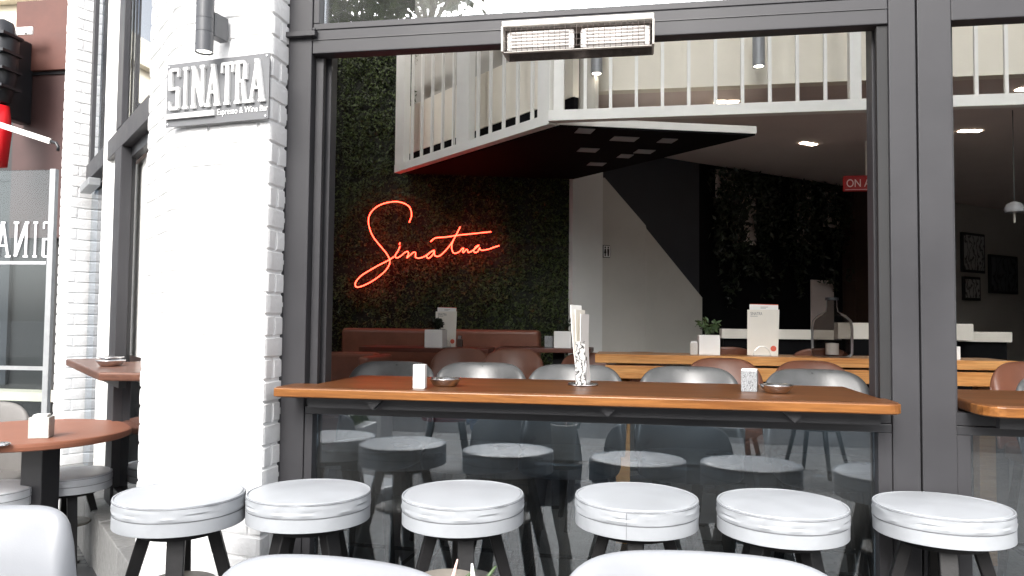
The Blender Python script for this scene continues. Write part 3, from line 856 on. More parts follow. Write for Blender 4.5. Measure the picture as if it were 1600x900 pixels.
# ================================================================== STOOLS
def make_stool(name, label, seat_z, group, rad=0.174):
    t = thing(name, label, 'stool', group=group)
    H = seat_z; r = rad
    prof = [(0, H - .078), (r - .002, H - .078), (r, H - .0765), (r, H - .060), (r, H - .0425), (r - .0022, H - .0415), (r - .0022, H - .0395), (r + .0008, H - .0385),
            (r + .0015, H - .030), (r + .0002, H - .0245), (r + .0014, H - .019), (r + .0002, H - .0135), (r + .0006, H - .006), (r - .001, H - .0035), (r - .004, H - .0025), (r - .006, H - .0028), (r - .009, H + .0005), (r - .035, H + .003), (r * .55, H + .006), (r * .25, H + .0075), (0, H + .008)]
    bms = lathe(prof, 72)
    for q in bms.verts:
        a_ = math.atan2(q.co.y, q.co.x); rr = q.co.xy.length
        if rr > .05 and H - .05 < q.co.z < H - .003:
            k_ = .0026 * noise.noise(Vector((math.cos(a_) * 4, math.sin(a_) * 4, q.co.z * 130)))
            q.co.x += math.cos(a_) * k_; q.co.y += math.sin(a_) * k_
        elif q.co.z > H: q.co.z += .002 * noise.noise(Vector((q.co.x * 14, q.co.y * 14, 2.7)))
    st = obj('seat', bms, 'leather_white', t, smooth=True)
    st.data.set_sharp_from_angle(angle=R(38))
    obj('piping', tube([((r - .0025) * math.cos(a), (r - .0025) * math.sin(a), H - .0015) for a in [2 * math.pi * k / 64 for k in range(64)]], .0026, 6, closed=True), 'leather_white', st, smooth=True)
    obj('seam', tube([((r + .0005) * math.cos(a), (r + .0005) * math.sin(a), H - .0052) for a in [2 * math.pi * k / 64 for k in range(64)]], .0010, 5, closed=True), 'leather_seam', st)
    obj('seam', tube([((r - .0008) * math.cos(a), (r - .0008) * math.sin(a), H - .0405) for a in [2 * math.pi * k / 64 for k in range(64)]], .0011, 5, closed=True), 'leather_seam', st)
    obj('stitch_line', B(r + .0008, r + .0022, -.0006, .0006, H - .038, H - .006), 'leather_seam', st)
    obj('stitch_line', B(r - .0005, r + .0007, -.0006, .0006, H - .077, H - .042), 'leather_seam', st)
    obj('seat_base', lathe([(0, H - .105), (r * .62, H - .105), (r * .66, H - .0825), (0, H - .0825)], 32), 'black_wood', t)
    for k in range(4):
        a = R(90 * k + 8)
        c, s = math.cos(a), math.sin(a)
        zt = H - .095
        ro = .085 + .27 * zt
        obj('leg', bar((c * .085, s * .085, zt), (c * ro, s * ro, 0.006), .046, .034, w2=.034, d2=.026), 'black_wood', t, bevel=.003)
    zp = max(.14, H - .26)
    obj('footplate', lathe([(0, zp), (.10, zp), (.104, zp + .004), (.104, zp + .008), (.10, zp + .012), (0, zp + .012)], 40), 'plate', t, bevel=0)
    return t
SZ = 0.812
spots = [(-1.280, -0.500, 20, 'white bar stool standing in front of the brick pillar'),
         (-0.940, -0.402, 55, 'white bar stool between the brick pillar and the left end of the window'),
         (-0.497, -0.320, 10, 'white bar stool under the left half of the orange counter'),
         (-0.016, -0.246, 262, 'white bar stool with a vertical stitch, in front of the menu stand'),
         (0.386, -0.246, 35, 'white bar stool under the right half of the orange counter'),
         (0.828, -0.192, 70, 'white bar stool at the right edge, in front of the window posts')]
st0 = make_stool('bar_stool', spots[0][3], SZ, 'row of white bar stools along the window')
for i, (x, y, a, lb) in enumerate(spots):
    if i == 0: st0.location = (x, y, 0); st0.rotation_euler.z = R(a)
    else:
        ns_ = dup(st0, (x, y, 0), R(a), lb)
        ns_.rotation_euler.x = R((-.5, .6, -.4, .5, -.6)[i - 1]); ns_.rotation_euler.y = R((.4, -.5, .6, -.3, .5)[i - 1])
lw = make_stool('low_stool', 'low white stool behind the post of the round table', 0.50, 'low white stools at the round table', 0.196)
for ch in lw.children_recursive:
    if ch.type == 'MESH' and ch.data.materials and ch.data.materials[0] == M['leather_white']: ch.data.materials[0] = M['leather_shade_lifted']
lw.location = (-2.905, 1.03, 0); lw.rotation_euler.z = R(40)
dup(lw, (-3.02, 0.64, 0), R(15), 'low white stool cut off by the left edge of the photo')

# ================================================================== SHELL CHAIRS
def shell(w, h, wrap, lean=0.10, flare=0.04, nu=22, nv=12, ex=3.2, thick=.022):
    """curved upholstered back: front side faces local -y"""
    bm = bmesh.new()
    front, back = [], []
    for side in (0, 1):
        g = []
        for j in range(nv + 1):
            row = []
            for i in range(nu + 1):
                u = -1 + 2 * i / nu
                top = h * (1 - abs(u) ** (ex * 2.2)) ** (1 / 2.2) if abs(u) < 1 else 0
                top = h * (0.42 + 0.58 * (max(0, 1 - abs(u) ** ex)) ** 0.45)
                vv = j / nv
                z = top * vv
                ang = u * wrap
                rad = (w / 2) / math.sin(wrap) if wrap > .05 else 1
                x = math.sin(ang) * rad * (1 + flare * vv)
                y = -(1 - math.cos(ang)) * rad + lean * vv * vv + .01
                nx, ny = math.sin(ang), math.cos(ang)
                roll = thick * (1 - .55 * max(0, vv - .75) / .25) * (1 - .5 * max(0, abs(u) - .85) / .15)
                k = -.5 if side == 0 else .5
                row.append(bm.verts.new((x + nx * roll * k, y + ny * roll * k, z)))
            g.append(row)
        (front if side == 0 else back).extend(g)
    for g in (front, back):
        for j in range(nv):
            for i in range(nu):
                bm.faces.new((g[j][i], g[j][i + 1], g[j + 1][i + 1], g[j + 1][i]))
    for i in range(nu):
        bm.faces.new((front[nv][i], front[nv][i + 1], back[nv][i + 1], back[nv][i]))
        bm.faces.new((front[0][i], front[0][i + 1], back[0][i + 1], back[0][i]))
    for j in range(nv):
        for i in (0, nu):
            bm.faces.new((front[j][i], front[j + 1][i], back[j + 1][i], back[j][i]))
    return bm

def make_chair(name, label, m, seat_h, back_h, w, group, loc, rz, wrap=0.85, legs='black_wood', lean=.08, ex=3.2, thick=.03):
    """faces local -y"""
    t = thing(name, label, 'chair', loc, rz, group)
    b = obj('backrest', shell(w, back_h, wrap, lean=lean, ex=ex, thick=thick), m, t, (0, w * .44, seat_h - .02), smooth=True, sub=1)
    pts = []
    for k in range(28):
        a = 2 * math.pi * k / 28
        ca, sa = math.cos(a), math.sin(a)
        pts.append((w * .47 * math.copysign(abs(ca) ** .7, ca), w * .47 * math.copysign(abs(sa) ** .7, sa)))
    obj('seat', prism(pts, seat_h - .06, seat_h + .015), m, t, smooth=False, bevel=.02, bseg=3)
    for sx in (-1, 1):
        for sy in (-1, 1):
            obj('leg', bar((sx * w * .27, sy * w * .27, seat_h - .055), (sx * w * (.46 if seat_h > .6 else .42), sy * w * (.46 if seat_h > .6 else .42), .021 if loc[1] > .2 and loc[0] > -1.5 else .006), .036, .03, w2=.026, d2=.022), legs, t)
    if seat_h > .6:
        q = w * .37
        obj('foot_ring', tube([(q, q, .30), (-q, q, .30), (-q, -q, .30), (q, -q, .30)], .009, 6, closed=True), legs, t)
    return t
G1 = 'grey leather bar chairs inside the window'
for x, y, rz, lb in ((-1.128, .62, 176, 'grey leather bar chair nearest the left window post'), (-0.70, .66, 183, 'grey leather bar chair behind the ashtray left of centre'),
                     (-0.285, .64, 180, 'grey leather bar chair behind the menu stand'), (0.195, .66, 178, 'grey leather bar chair just left of the marbled box'),
                     (0.725, .64, 182, 'grey leather bar chair nearest the right window post'), (1.66, .60, 180, 'grey leather bar chair in the right bay')):
    make_chair('bar_chair', lb, 'leather_grey', .76, .378, .44, G1, (x, y, 0), R(rz + 180), ex=4.6)
G2 = 'brown leather bar chairs inside'
for x, y, rz, h, lb in ((-1.13, 2.02, 0, .395, 'brown bar chair at the dark table below the white planter'), (-0.775, 2.02, 4, .395, 'brown bar chair at the dark table, right of the planter'),
                     (0.40, 1.30, -3, .39, 'brown bar chair at the light wood table, next to the planter'), (0.845, 1.28, 3, .385, 'brown bar chair at the light wood table, below the tall menu'),
                     (0.50, 2.35, 178, .43, 'brown bar chair behind the light wood table, left of the menu'), (1.02, 2.38, 183, .43, 'brown bar chair behind the light wood table, right of the menu'),
                     (-0.30, 2.40, 12, .36, 'brown bar chair partly hidden behind the menu stand'), (1.82, 1.25, 0, .40, 'brown bar chair seen over the right bay counter'), (0.02, 2.95, 178, .37, 'brown bar chair farthest back against the pale wall')):
    make_chair('bar_chair', lb, 'leather_brown', .76, h, .40, G2, (x, y, 0), R(rz), ex=3.2)
G3 = 'white leather chairs in the foreground'
make_chair('armchair', 'white leather chair back at the bottom edge, right of centre', 'leather_sun_dimmed', .46, .415, .585, G3, (0.13, -1.235, 0), R(2), wrap=.62, lean=.07, ex=6, thick=.04)
make_chair('armchair', 'white leather chair back at the bottom edge, left of centre', 'leather_sun_dimmed', .46, .412, .545, G3, (-0.585, -1.385, 0), R(-6), wrap=.62, lean=.07, ex=6.5, thick=.04)
make_chair('armchair', 'white leather chair back in the bottom left corner', 'leather_sun_dimmed', .46, .42, .46, G3, (-1.44, -1.14, 0), R(24), wrap=.55, lean=.05, ex=9, thick=.05)
make_chair('armchair', 'taupe leather chair behind the round table at the left edge', 'leather_taupe', .42, .42, .46, 'taupe chairs at the left', (-3.52, 1.08, 0), R(35), wrap=.9, lean=.05, ex=3.4, thick=.03)

# ================================================================== ROUND TABLE
rt = thing('round_table', 'round red-brown table on a dark square post at the left edge', 'table', (-2.93, 0.78, 0))
obj('table_top', lathe([(0, .715), (.44, .715), (.45, .72), (.452, .735), (.45, .747), (.44, .75), (0, .75)], 72), 'table_red', rt)
obj('post', bar((0.09, -0.02, .714), (0.09, -0.02, .03), .115, .115), 'frame_dark', rt, bevel=.004, rz=0)
obj('foot', B(-.2, .36, -.25, .25, .004, .03), 'frame_dark', rt, bevel=.004)
nb = thing('napkin_box', 'pale napkin box standing on the round table', 'napkin box', (-2.72, 0.62, .75), R(25))
obj('case', B(-.042, .042, -.042, .042, .0005, .095), 'white_marble', nb, bevel=.002)
obj('napkin', B(-.03, .03, -.028, .028, .0955, .106), 'paper', nb, bevel=.003)
cl = thing('table_clip', 'small shiny oval clip on the edge of the round table', 'clip', (-2.705, 0.385, .75), R(-15))
obj('clip_plate', lathe([(0, .0005), (.032, .0005), (.036, .006), (.03, .012), (0, .012)], 24), 'chrome', cl, smooth=True)
obj('clip_jaw', B(-.02, .02, -.05, -.036, -.05, .008), 'chrome', cl, bevel=.003)

# ================================================================== THINGS ON THE COUNTER
def ashtray(label, loc, r=.048, rz=0):
    t = thing('ashtray', label, 'ashtray', loc, rz, 'steel ashtrays')
    obj('bowl', lathe([(0, .0005), (r * .62, .0005), (r * .72, .003), (r * .96, .022), (r, .026), (r * .98, .028), (r * .9, .025), (r * .66, .006), (0, .005)], 40), 'chrome', t, smooth=True)
    return t
ashtray('steel ashtray on the orange counter beside the white box', (-0.652, 0.02, 1.085), .054)
ashtray('steel ashtray on the orange counter beside the marbled box', (0.432, 0.085, 1.085), .052)
a3 = ashtray('steel ashtray on the brown side counter behind the pillar', (-2.36, 0.60, 1.085), .062)
obj('upper_bowl', lathe([(0, .0285), (.03, .0285), (.056, .040), (.052, .043), (0, .032)], 32), 'chrome', a3, smooth=True)
wb = thing('napkin_box', 'plain white upright box on the orange counter, left part', 'napkin box', (-0.712, -0.075, 1.085), R(6))
obj('case', B(-.0195, .0195, -.019, .019, .0005, .078), 'white_box', wb, bevel=.002)
for k in range(3): obj('hole', lathe([(0, .0783), (.0022, .0783), (.0022, .0789), (0, .0789)], 10, cx=-.009 + .009 * k), 'ink', wb)
cb = thing('napkin_box', 'grey marbled square box on the orange counter, right part', 'napkin box', (0.352, 0.115, 1.085), R(-12))
obj('case', B(-.025, .025, -.024, .024, .0005, .068), 'marble', cb, bevel=.002)
obj('lid', B(-.024, .024, -.023, .023, .0685, .074), 'white_box', cb, bevel=.001)

mh = thing('menu_holder', 'round chrome menu stand on the orange counter near the middle', 'menu holder', (-0.200, 0.19, 1.085))
obj('base', lathe([(0, .0005), (.052, .0005), (.055, .003), (.052, .007), (.02, .008), (0, .008)], 48), 'chrome', mh, smooth=True)
for s in (-1, 1):
    obj('wire_arch', tube([(.012 * s, -.03, .008)] + [(.012 * s, -.03 + .03 * (1 - math.cos(k * math.pi / 10)), .008 + .07 * math.sin(k * math.pi / 10) + .02) for k in range(11)] + [(.012 * s, .03, .008)], .0022, 6), 'chrome', mh, smooth=True)
def card(label, loc, rz, w, h, lean, m, th=.0018, curve=.004, name='menu_card', group='menu cards in the chrome stand'):
    """leaning card: broad faces along local x, thickness along y"""
    bm = bmesh.new()
    n = 6
    f, b = [], []
    for j in range(n + 1):
        z = h * j / n; off = lean * j / n + curve * math.sin(math.pi * j / n)
        f.append([bm.verts.new((x, off - th / 2, z)) for x in (-w / 2, w / 2)])
        b.append([bm.verts.new((x, off + th / 2, z)) for x in (-w / 2, w / 2)])
    for j in range(n):
        bm.faces.new((f[j][0], f[j][1], f[j + 1][1], f[j + 1][0])); bm.faces.new((b[j][1], b[j][0], b[j + 1][0], b[j + 1][1]))
        for i in (0, 1): bm.faces.new((f[j][i], f[j + 1][i], b[j + 1][i], b[j][i]))
    bm.faces.new((f[0][0], b[0][0], b[0][1], f[0][1])); bm.faces.new((f[n][0], f[n][1], b[n][1], b[n][0]))
    o = obj(name, bm, m, None, loc, rz)
    return tag(o, label, 'menu', group)
mx, my, mz = -0.200, 0.19, 1.094
card('tallest white menu card leaning left in the chrome stand', (mx + .002, my, mz), R(72), .100, .272, .030, 'paper')
card('cream menu card in the middle of the chrome stand', (mx + .006, my, mz), R(76), .105, .255, .018, 'paper_cream')
card('white menu card on the right side of the chrome stand', (mx + .012, my, mz), R(79), .11, .240, .006, 'paper')
card('narrow black and white swirl card at the front of the chrome stand', (mx - .002, my - .066, mz - .004), R(18), .034, .150, .010, 'swirl')

# ================================================================== HEATER
ht = thing('patio_heater', 'weathered electric patio heater with two caged panels under the lintel', 'heater', (-0.2, -0.02, 2.215), 0)
Mh = Matrix.Translation((0, -0.07, 0.0)) @ Matrix.Rotation(R(5), 4, 'X')
def HB(*a): return B(*a, Mh)
# local: x along, y depth (front -), z up
obj('hood', HB(-.238, .238, -.062, .070, .028, .048), 'heater_case', ht, bevel=.003)
obj('back_plate', HB(-.236, .236, .050, .062, -.05, .0275), 'rust', ht)
obj('end_plate', HB(-.238, -.232, -.072, .049, -.05, .0275), 'heater_case', ht)
obj('end_plate', HB(.232, .238, -.072, .049, -.05, .0275), 'heater_case', ht)
obj('lower_lip', HB(-.231, .231, -.066, -.050, -.054, -.0505), 'heater_case', ht, bevel=.002)
for s in (-1, 1):
    x0, x1 = (-.226, -.010) if s < 0 else (.010, .226)
    pn = obj('ceramic_panel', HB(x0, x1, -.040, -.020, -.044, .020), 'ceramic', ht, bevel=.008, bseg=3)
    for k in range(5):
        z = -.032 + k * .011
        b_ = bmesh.new(); tube([Mh @ Vector((x0 + .016, -.043, z)), Mh @ Vector((x1 - .016, -.043, z))], .0036, 6, b_)
        obj('element', b_, 'ceramic', pn, smooth=True)
cage = []
for k in range(27):
    x = -.225 + k * (.45 / 26)
    b_ = bmesh.new(); tube([Mh @ Vector((x, -.060, .026)), Mh @ Vector((x, -.072, .012)), Mh @ Vector((x, -.072, -.042)), Mh @ Vector((x, -.060, -.050))], .0008, 5, b_)
    obj('cage_wire', b_, 'rust', ht)
for z in (.014, -.004, -.023, -.042):
    b_ = bmesh.new(); tube([Mh @ Vector((-.23, -.0725, z)), Mh @ Vector((.23, -.0725, z))], .0008, 5, b_)
    obj('cage_wire', b_, 'rust', ht)
for x in (-.08, .02):
    obj('mounting_arm', bar((x, .024, .085), (x, -.05, .055), .02, .008), 'chrome', ht)
    b_ = bmesh.new(); lathe([(0, 0), (.012, 0), (.013, .006), (.008, .012), (0, .013)], 14, b_)
    obj('mounting_knob', b_, 'pot', ht, (x, -.045, .056), smooth=True)

# ================================================================== WALL LAMP AND SIGN
wlm = thing('wall_lamp', 'dark grey cylinder wall lamp, lit, above the sign on the pillar', 'lamp', (-1.452, -0.175, 2.30))
obj('cylinder', lathe([(0, -.083), (.020, -.083), (.0285, -.100), (.0295, -.100), (.0295, -.034), (.0285, -.033), (.0295, -.032), (.0295, .012), (.0285, .013), (.0295, .014), (.0295, .12), (0, .12)], 40), 'lamp_body', wlm, smooth=False, bevel=0)
obj('lens', lathe([(0, -.094), (.0275, -.094), (.0275, -.091), (0, -.091)], 32), 'wall_lamp_lit', wlm)
mm = Matrix.Rotation(R(-9), 4, 'Z')
obj('bracket', B(-.004, .030, .016, .082, -.040, .042, mm), 'lamp_body', wlm, bevel=.003)

sg = thing('wall_sign', 'grey metal sign plate with raised white capitals on the brick pillar', 'sign', (-1.240, -0.137, 1.978), R(-9))
# local x runs to the right along the plate; the plate ends at x = 0
obj('plate', B(-.424, .006, 0, .006, 0, .225), 'sign_plate', sg, bevel=.001)
for x in (-.414, -.004):
    for z in (.010, .215):
        obj('screw', tube([(x, -.003, z), (x, .001, z)], .0035, 8), 'chrome', sg)
xs = -.407
for ch, w in zip('SINATRA', (.048, .036, .056, .056, .050, .052, .060)):
    obj('letter', letter(ch, w, .146, -.011, -.0005, .9), 'sign_letter', sg, (xs, 0, .058))
    xs += w + (.0068 if ch != 'I' else .008)
obj('rule', B(-.420, -.210, -.012, -.0005, .026, .043), 'sign_letter', sg)
text_obj('lettering', 'Espresso & Wine Bar', .030, 'sign_letter', sg, (-.203, -.002, .027), sx=.80)

# ================================================================== INTERIOR FURNITURE
bq = thing('banquette', 'brown leather banquette along the foot of the hedge wall', 'bench', (0, 0, 0))
obj('backrest', B(-2.38, -0.77, 3.30, 3.44, .74, 1.235), 'leather_brown_lifted', bq, bevel=.03, bseg=3)
obj('seat', B(-2.38, -0.77, 2.86, 3.295, .60, .74), 'leather_brown_lifted', bq, bevel=.03, bseg=3)
obj('base', B(-2.36, -0.79, 2.90, 3.40, .021, .599), 'brown_panel', bq)
bq2 = thing('bench_end', 'lower brown leather bench end left of the banquette', 'bench', (0, 0, 0))
obj('backrest', B(-2.95, -1.72, 2.30, 2.42, .70, 1.085), 'leather_brown_lifted', bq2, bevel=.03, bseg=3)
obj('arm', B(-1.715, -1.64, 1.95, 2.42, .60, 1.075), 'leather_brown_lifted', bq2, bevel=.02, bseg=3)
obj('seat', B(-2.95, -1.72, 1.90, 2.295, .55, .72), 'leather_brown_lifted', bq2, bevel=.03, bseg=3)
obj('base', B(-2.93, -1.74, 1.94, 2.38, .021, .549), 'brown_panel', bq2)
def table(name, label, x0, x1, y0, y1, z, th, m, legm, group, legs):
    t = thing(name, label, 'table', group=group)
    obj('table_top', B(x0, x1, y0, y1, z - th, z), m, t, bevel=.004)
    for x, y in legs:
        obj('leg', B(x - .04, x + .04, y - .04, y + .04, .021, z - th - .001), legm, t)
    return t
table('dark_table', 'dark brown high table in front of the banquette, left one', -1.95, -1.02, 2.58, 2.95, 1.113, .03, 'table_dark', 'black_wood', 'dark high tables', [(-1.25, 2.78)])
table('dark_table', 'dark brown high table in front of the banquette, right one', -0.98, -0.33, 2.58, 2.95, 1.125, .03, 'table_dark', 'black_wood', 'dark high tables', [(-0.56, 2.78)])
wt = table('high_table', 'light orange wood high table with a thick double edge', -0.258, 1.95, 1.88, 2.25, 1.123, .050, 'oak', 'oak', 'light wood high tables', [(-0.10, 2.06), (1.85, 2.06)])
obj('lower_board', B(-0.20, 1.90, 1.90, 2.23, .985, 1.060), 'oak', wt, bevel=.004)

def planter(label, loc, s, leaves, spread, rise, m='leaf_pot', rz=0, n=60, size=.02):
    t = thing('planter', label, 'planter', loc, rz, 'white cube planters')
    bm = B(-s / 2, s / 2, -s / 2, s / 2, .0005, s * .97)
    obj('pot', bm, 'pot', t, bevel=.003)
    obj('soil', B(-s * .42, s * .42, -s * .42, s * .42, s * .9705, s * .985), 'backing', t)
    rn = random.Random(leaves)
    bm = bmesh.new(); pts = []
    for k in range(7):
        a = rn.uniform(0, 6.28); l = rn.uniform(.5, 1)
        tip = Vector((math.cos(a) * spread * l, math.sin(a) * spread * l, s + rise * rn.uniform(.55, 1)))
        base = Vector((rn.uniform(-.01, .01), rn.uniform(-.01, .01), s * .98))
        tube([base, (base + tip) / 2 + Vector((0, 0, .01)), tip], .0015, 5, bm)
        for q in range(n // 7):
            f = rn.uniform(.35, 1.05)
            pts.append(base.lerp(tip, f) + Vector((rn.gauss(0, .008), rn.gauss(0, .008), rn.gauss(0, .008))))
    leaf_cloud(bm, pts, size, None, 1, rn)
    obj('plant', bm, m, t)
    return t
planter('white cube planter with a spiky plant on the light wood table', (0.388, 2.05, 1.123), .118, 1, .07, .085, n=110, size=.018)
planter('white cube planter with a dark plant on the left dark table', (-1.43, 2.72, 1.113), .130, 2, .055, .075, 'leaf_dark', n=110, size=.026)
planter('white cube planter on the right dark table, partly hidden by menus', (-0.525, 2.72, 1.125), .118, 3, .05, .07, 'leaf_dark', n=60, size=.02)
sk = thing('shaker', 'small marbled box beside the planter on the light wood table', 'box', (0.302, 2.02, 1.123))
obj('case', B(-.021, .021, -.02, .02, .0005, .068), 'white_marble', sk, bevel=.002)
obj('lid', B(-.016, .016, -.016, .016, .0685, .078), 'white_box', sk)
sk2 = thing('shaker', 'small dark shaker beside the menu on the left dark table', 'box', (-1.255, 2.72, 1.113))
obj('case', B(-.018, .018, -.018, .018, .0005, .06), 'brown_panel', sk2, bevel=.002)
obj('cap', B(-.012, .012, -.012, .012, .0605, .085), 'chrome', sk2, bevel=.002)
sk3 = thing('shaker', 'small grey box left of the half hidden planter', 'box', (-0.625, 2.72, 1.125))
obj('case', B(-.028, .028, -.02, .02, .0005, .08), 'marble', sk3, bevel=.002)

def menu_board(label, x, y, z, w, h, rz=0, red=True):
    t = thing('menu', label, 'menu', (x, y, z), R(rz), 'standing menus on the tables inside')
    bm = plate_xz([(-w / 2, .004), (w / 2 - .004, .0005), (w / 2 + .004, h * .9), (-w / 2 + .002, h * .895)], -.004, -.001)
    obj('front_card', bm, 'paper_cream', t)
    bm = plate_xz([(-w / 2 + .012, .002), (w / 2 - .006, .002), (w / 2 - .002, h * .985), (-w / 2 + .014, h)], 0, .002)
    obj('back_card', bm, 'paper', t)
    if red: obj('red_card', plate_xz([(-w / 2 + .016, .002), (w / 2 - .004, .002), (w / 2 - .001, h), (-w / 2 + .02, h * 1.008)], .003, .005), 'ink_red', t)
    obj('wire_stand', tube([(-.045 + .045 * (1 - math.cos(k * math.pi / 12)) - .006, -.007, .004 + .05 * math.sin(k * math.pi / 12)) for k in range(13)], .0013, 6), 'chrome', t)
    obj('stand_foot', B(-.055, .045, -.012, .012, -.0005 + .001, .0035), 'chrome', t)
    b_ = bmesh.new(); tube([(w * .33, -.0045, h * .145), (w * .33, -.0052, h * .145)], .016, 20, b_)
    obj('red_dot', b_, 'ink_red', t)
    text_obj('lettering', 'SINATRA', .026, 'ink_grey', t, (-w / 2 + .018, -.0043, h * .79), sx=.62)
    obj('rule', B(-w / 2 + .018, -w / 2 + .058, -.0046, -.0041, h * .765, h * .773), 'ink_grey', t)
    for q in range(2): obj('print_line', B(-.012, .03 - .012 * q, -.0008, -.0001, h * (.945 - .022 * q), h * (.952 - .022 * q)), 'ink_grey', t)
    return t
menu_board('tall cream menu with a red dot on the light wood table', 0.682, 2.0, 1.123, .172, .292)
menu_board('cream menu standing behind the planter on the left dark table', -1.385, 2.82, 1.113, .155, .285, red=True)

# demijohn lantern on the light table
dj = thing('bottle_lantern', 'dark see-through bottle lantern on the light wood table', 'lantern', (1.07, 2.07, 1.123))
obj('bottle', lathe([(0, .0005), (.102, .0005), (.110, .02), (.112, .16), (.104, .205), (.075, .235), (.035, .255), (.028, .285), (.028, .33)], 40), 'smoke_glass', dj, smooth=True)
obj('candle', lathe([(0, .012), (.035, .012), (.035, .075), (0, .078)], 24), 'pot', dj)
obj('collar', lathe([(.030, .32), (.036, .32), (.036, .335), (.030, .335)], 24), 'black_plastic', dj)

# white back ledge
lg = thing('wall_ledge', 'long off-white ledge in front of the black plant wall', 'ledge')
obj('top', B(0.60, 2.6, 3.42, 3.58, 1.19, 1.262), 'paper_cream', lg, bevel=.003)
obj('support', B(0.62, 2.58, 3.46, 3.56, .021, 1.189), 'black', lg)
lg2 = thing('wall_ledge', 'raised off-white box at the right end of the ledge', 'ledge')
obj('body', B(1.40, 2.3, 3.30, 3.41, 1.20, 1.318), 'paper_cream', lg2, bevel=.003)
obj('support', B(1.45, 2.2, 3.31, 3.40, .021, 1.199), 'black', lg2)

# ivy on the back wall
iv = thing('hanging_ivy', 'dark ivy hanging over a perforated screen on the back wall', 'plant')
rv = random.Random(5)
pts = []
for k in range(46):
    s = rv.uniform(1.55, 3.5); top = 2.72; ln = rv.uniform(.25, 1.3)
    for q in range(int(ln * 120)):
        f = rv.random()
        z = top - ln * f
        pts.append(W(s + .06 * math.sin(z * 6 + k) + rv.gauss(0, .035), -.03 - abs(rv.gauss(0, .03)), z))
o = obj('leaves', leaf_cloud(bmesh.new(), pts, .030, tuple(WN), .9, rv), 'leaf_dark', iv); o['kind'] = 'stuff'
for s0, s1, z0, z1 in ((1.62, 1.95, 2.45, 2.73), (1.85, 2.15, 2.05, 2.6), (2.75, 2.95, 2.1, 2.7), (2.95, 3.3, 1.2, 1.75), (3.15, 3.4, 2.3, 2.7)):
    obj('screen_panel', WB(s0, s1, .02, .035, z0, z1), 'soffit', iv)

# ---- lights and signs inside
def pendant(label, x, y):
    t = thing('pendant_lamp', label, 'lamp', (x, y, 2.79), group='grey cylinder pendant lamps')
    obj('cylinder', lathe([(.026, .004), (.0345, 0), (.0345, .30), (0, .305)], 32), 'pendant_body', t)
    obj('lens', lathe([(0, .004), (.026, .004), (.026, .007), (0, .007)], 24), 'lamp_lit', t)
    obj('cord', tube([(0, 0, .30), (0, 0, 2.81)], .003, 6), 'black_plastic', t)
pendant('grey cylinder pendant lamp just below the right half of the heater', -0.266, 2.02)
pendant('grey cylinder pendant lamp right of the heater, behind the railing', 0.668, 2.02)
def downlight(label, x, y, rz):
    t = thing('downlight', label, 'lamp', (x, y, 2.75), R(rz), 'lit twin ceiling downlights')
    for s in (-1, 1):
        obj('lens', B(-.034 + s * .042, .034 + s * .042, -.028, .028, -.006, -.002), 'lamp_warm', t)
    obj('trim', B(-.084, .084, -.036, .036, -.0019, -.0004), 'white_metal', t)
downlight('twin ceiling downlight seen through the railing bars', 0.545, 2.56, 8)
downlight('twin ceiling downlight on the bare brown ceiling, main bay', 1.318, 3.833, 40)
downlight('twin ceiling downlight on the brown ceiling, right bay', 2.40, 3.563, 8)
downlight('twin ceiling downlight at the right photo edge, through the railing', 2.33, 2.53, 8)
onr = thing('on_air_sign', 'small red ON AIR lightbox hanging from the brown ceiling', 'sign', (1.75, 3.78, 2.355), 0)
obj('case', B(-.175, .175, 0, .05, 0, .118), 'red_box', onr, bevel=.003)
text_obj('lettering', 'ON AIR', .088, 'onair_text', onr, (-.163, -.002, .028), sx=.80)
obj('border', plate_xz([(-.17, .005), (.17, .005), (.17, .008), (-.17, .008)], -.003, -.001), 'onair_text', onr)
obj('hanger', B(-.01, .01, .02, .03, .1185, .394), 'white_metal', onr)
wc = thing('toilet_sign', 'small black toilet pictogram sign on the pale stair wall', 'sign', tuple(W(0.325, -0.006, 1.835)), math.atan2(WD.y, WD.x))
obj('outline', plate_xz([(-.032, 0), (.040, 0), (.050, .05), (.040, .104), (-.032, .104)], 0, .004), 'ink', wc)
obj('inner_field', plate_xz([(-.027, .005), (.037, .005), (.045, .05), (.037, .099), (-.027, .099)], -.002, -.0005), 'white_wall', wc)
for x, sk_ in ((-.011, 1), (.020, 0)):
    b_ = bmesh.new(); tube([(x, -.0035, .085), (x, -.0025, .085)], .008, 12, b_)
    if sk_: plate_xz([(x - .006, .074), (x - .013, .036), (x - .006, .036), (x - .006, .012), (x + .006, .012), (x + .006, .036), (x + .013, .036), (x + .006, .074)], -.0035, -.0025, b_)
    else: plate_xz([(x - .010, .074), (x - .010, .045), (x - .006, .012), (x + .006, .012), (x + .010, .045), (x + .010, .074)], -.0035, -.0025, b_)
    obj('figure', b_, 'ink', wc)
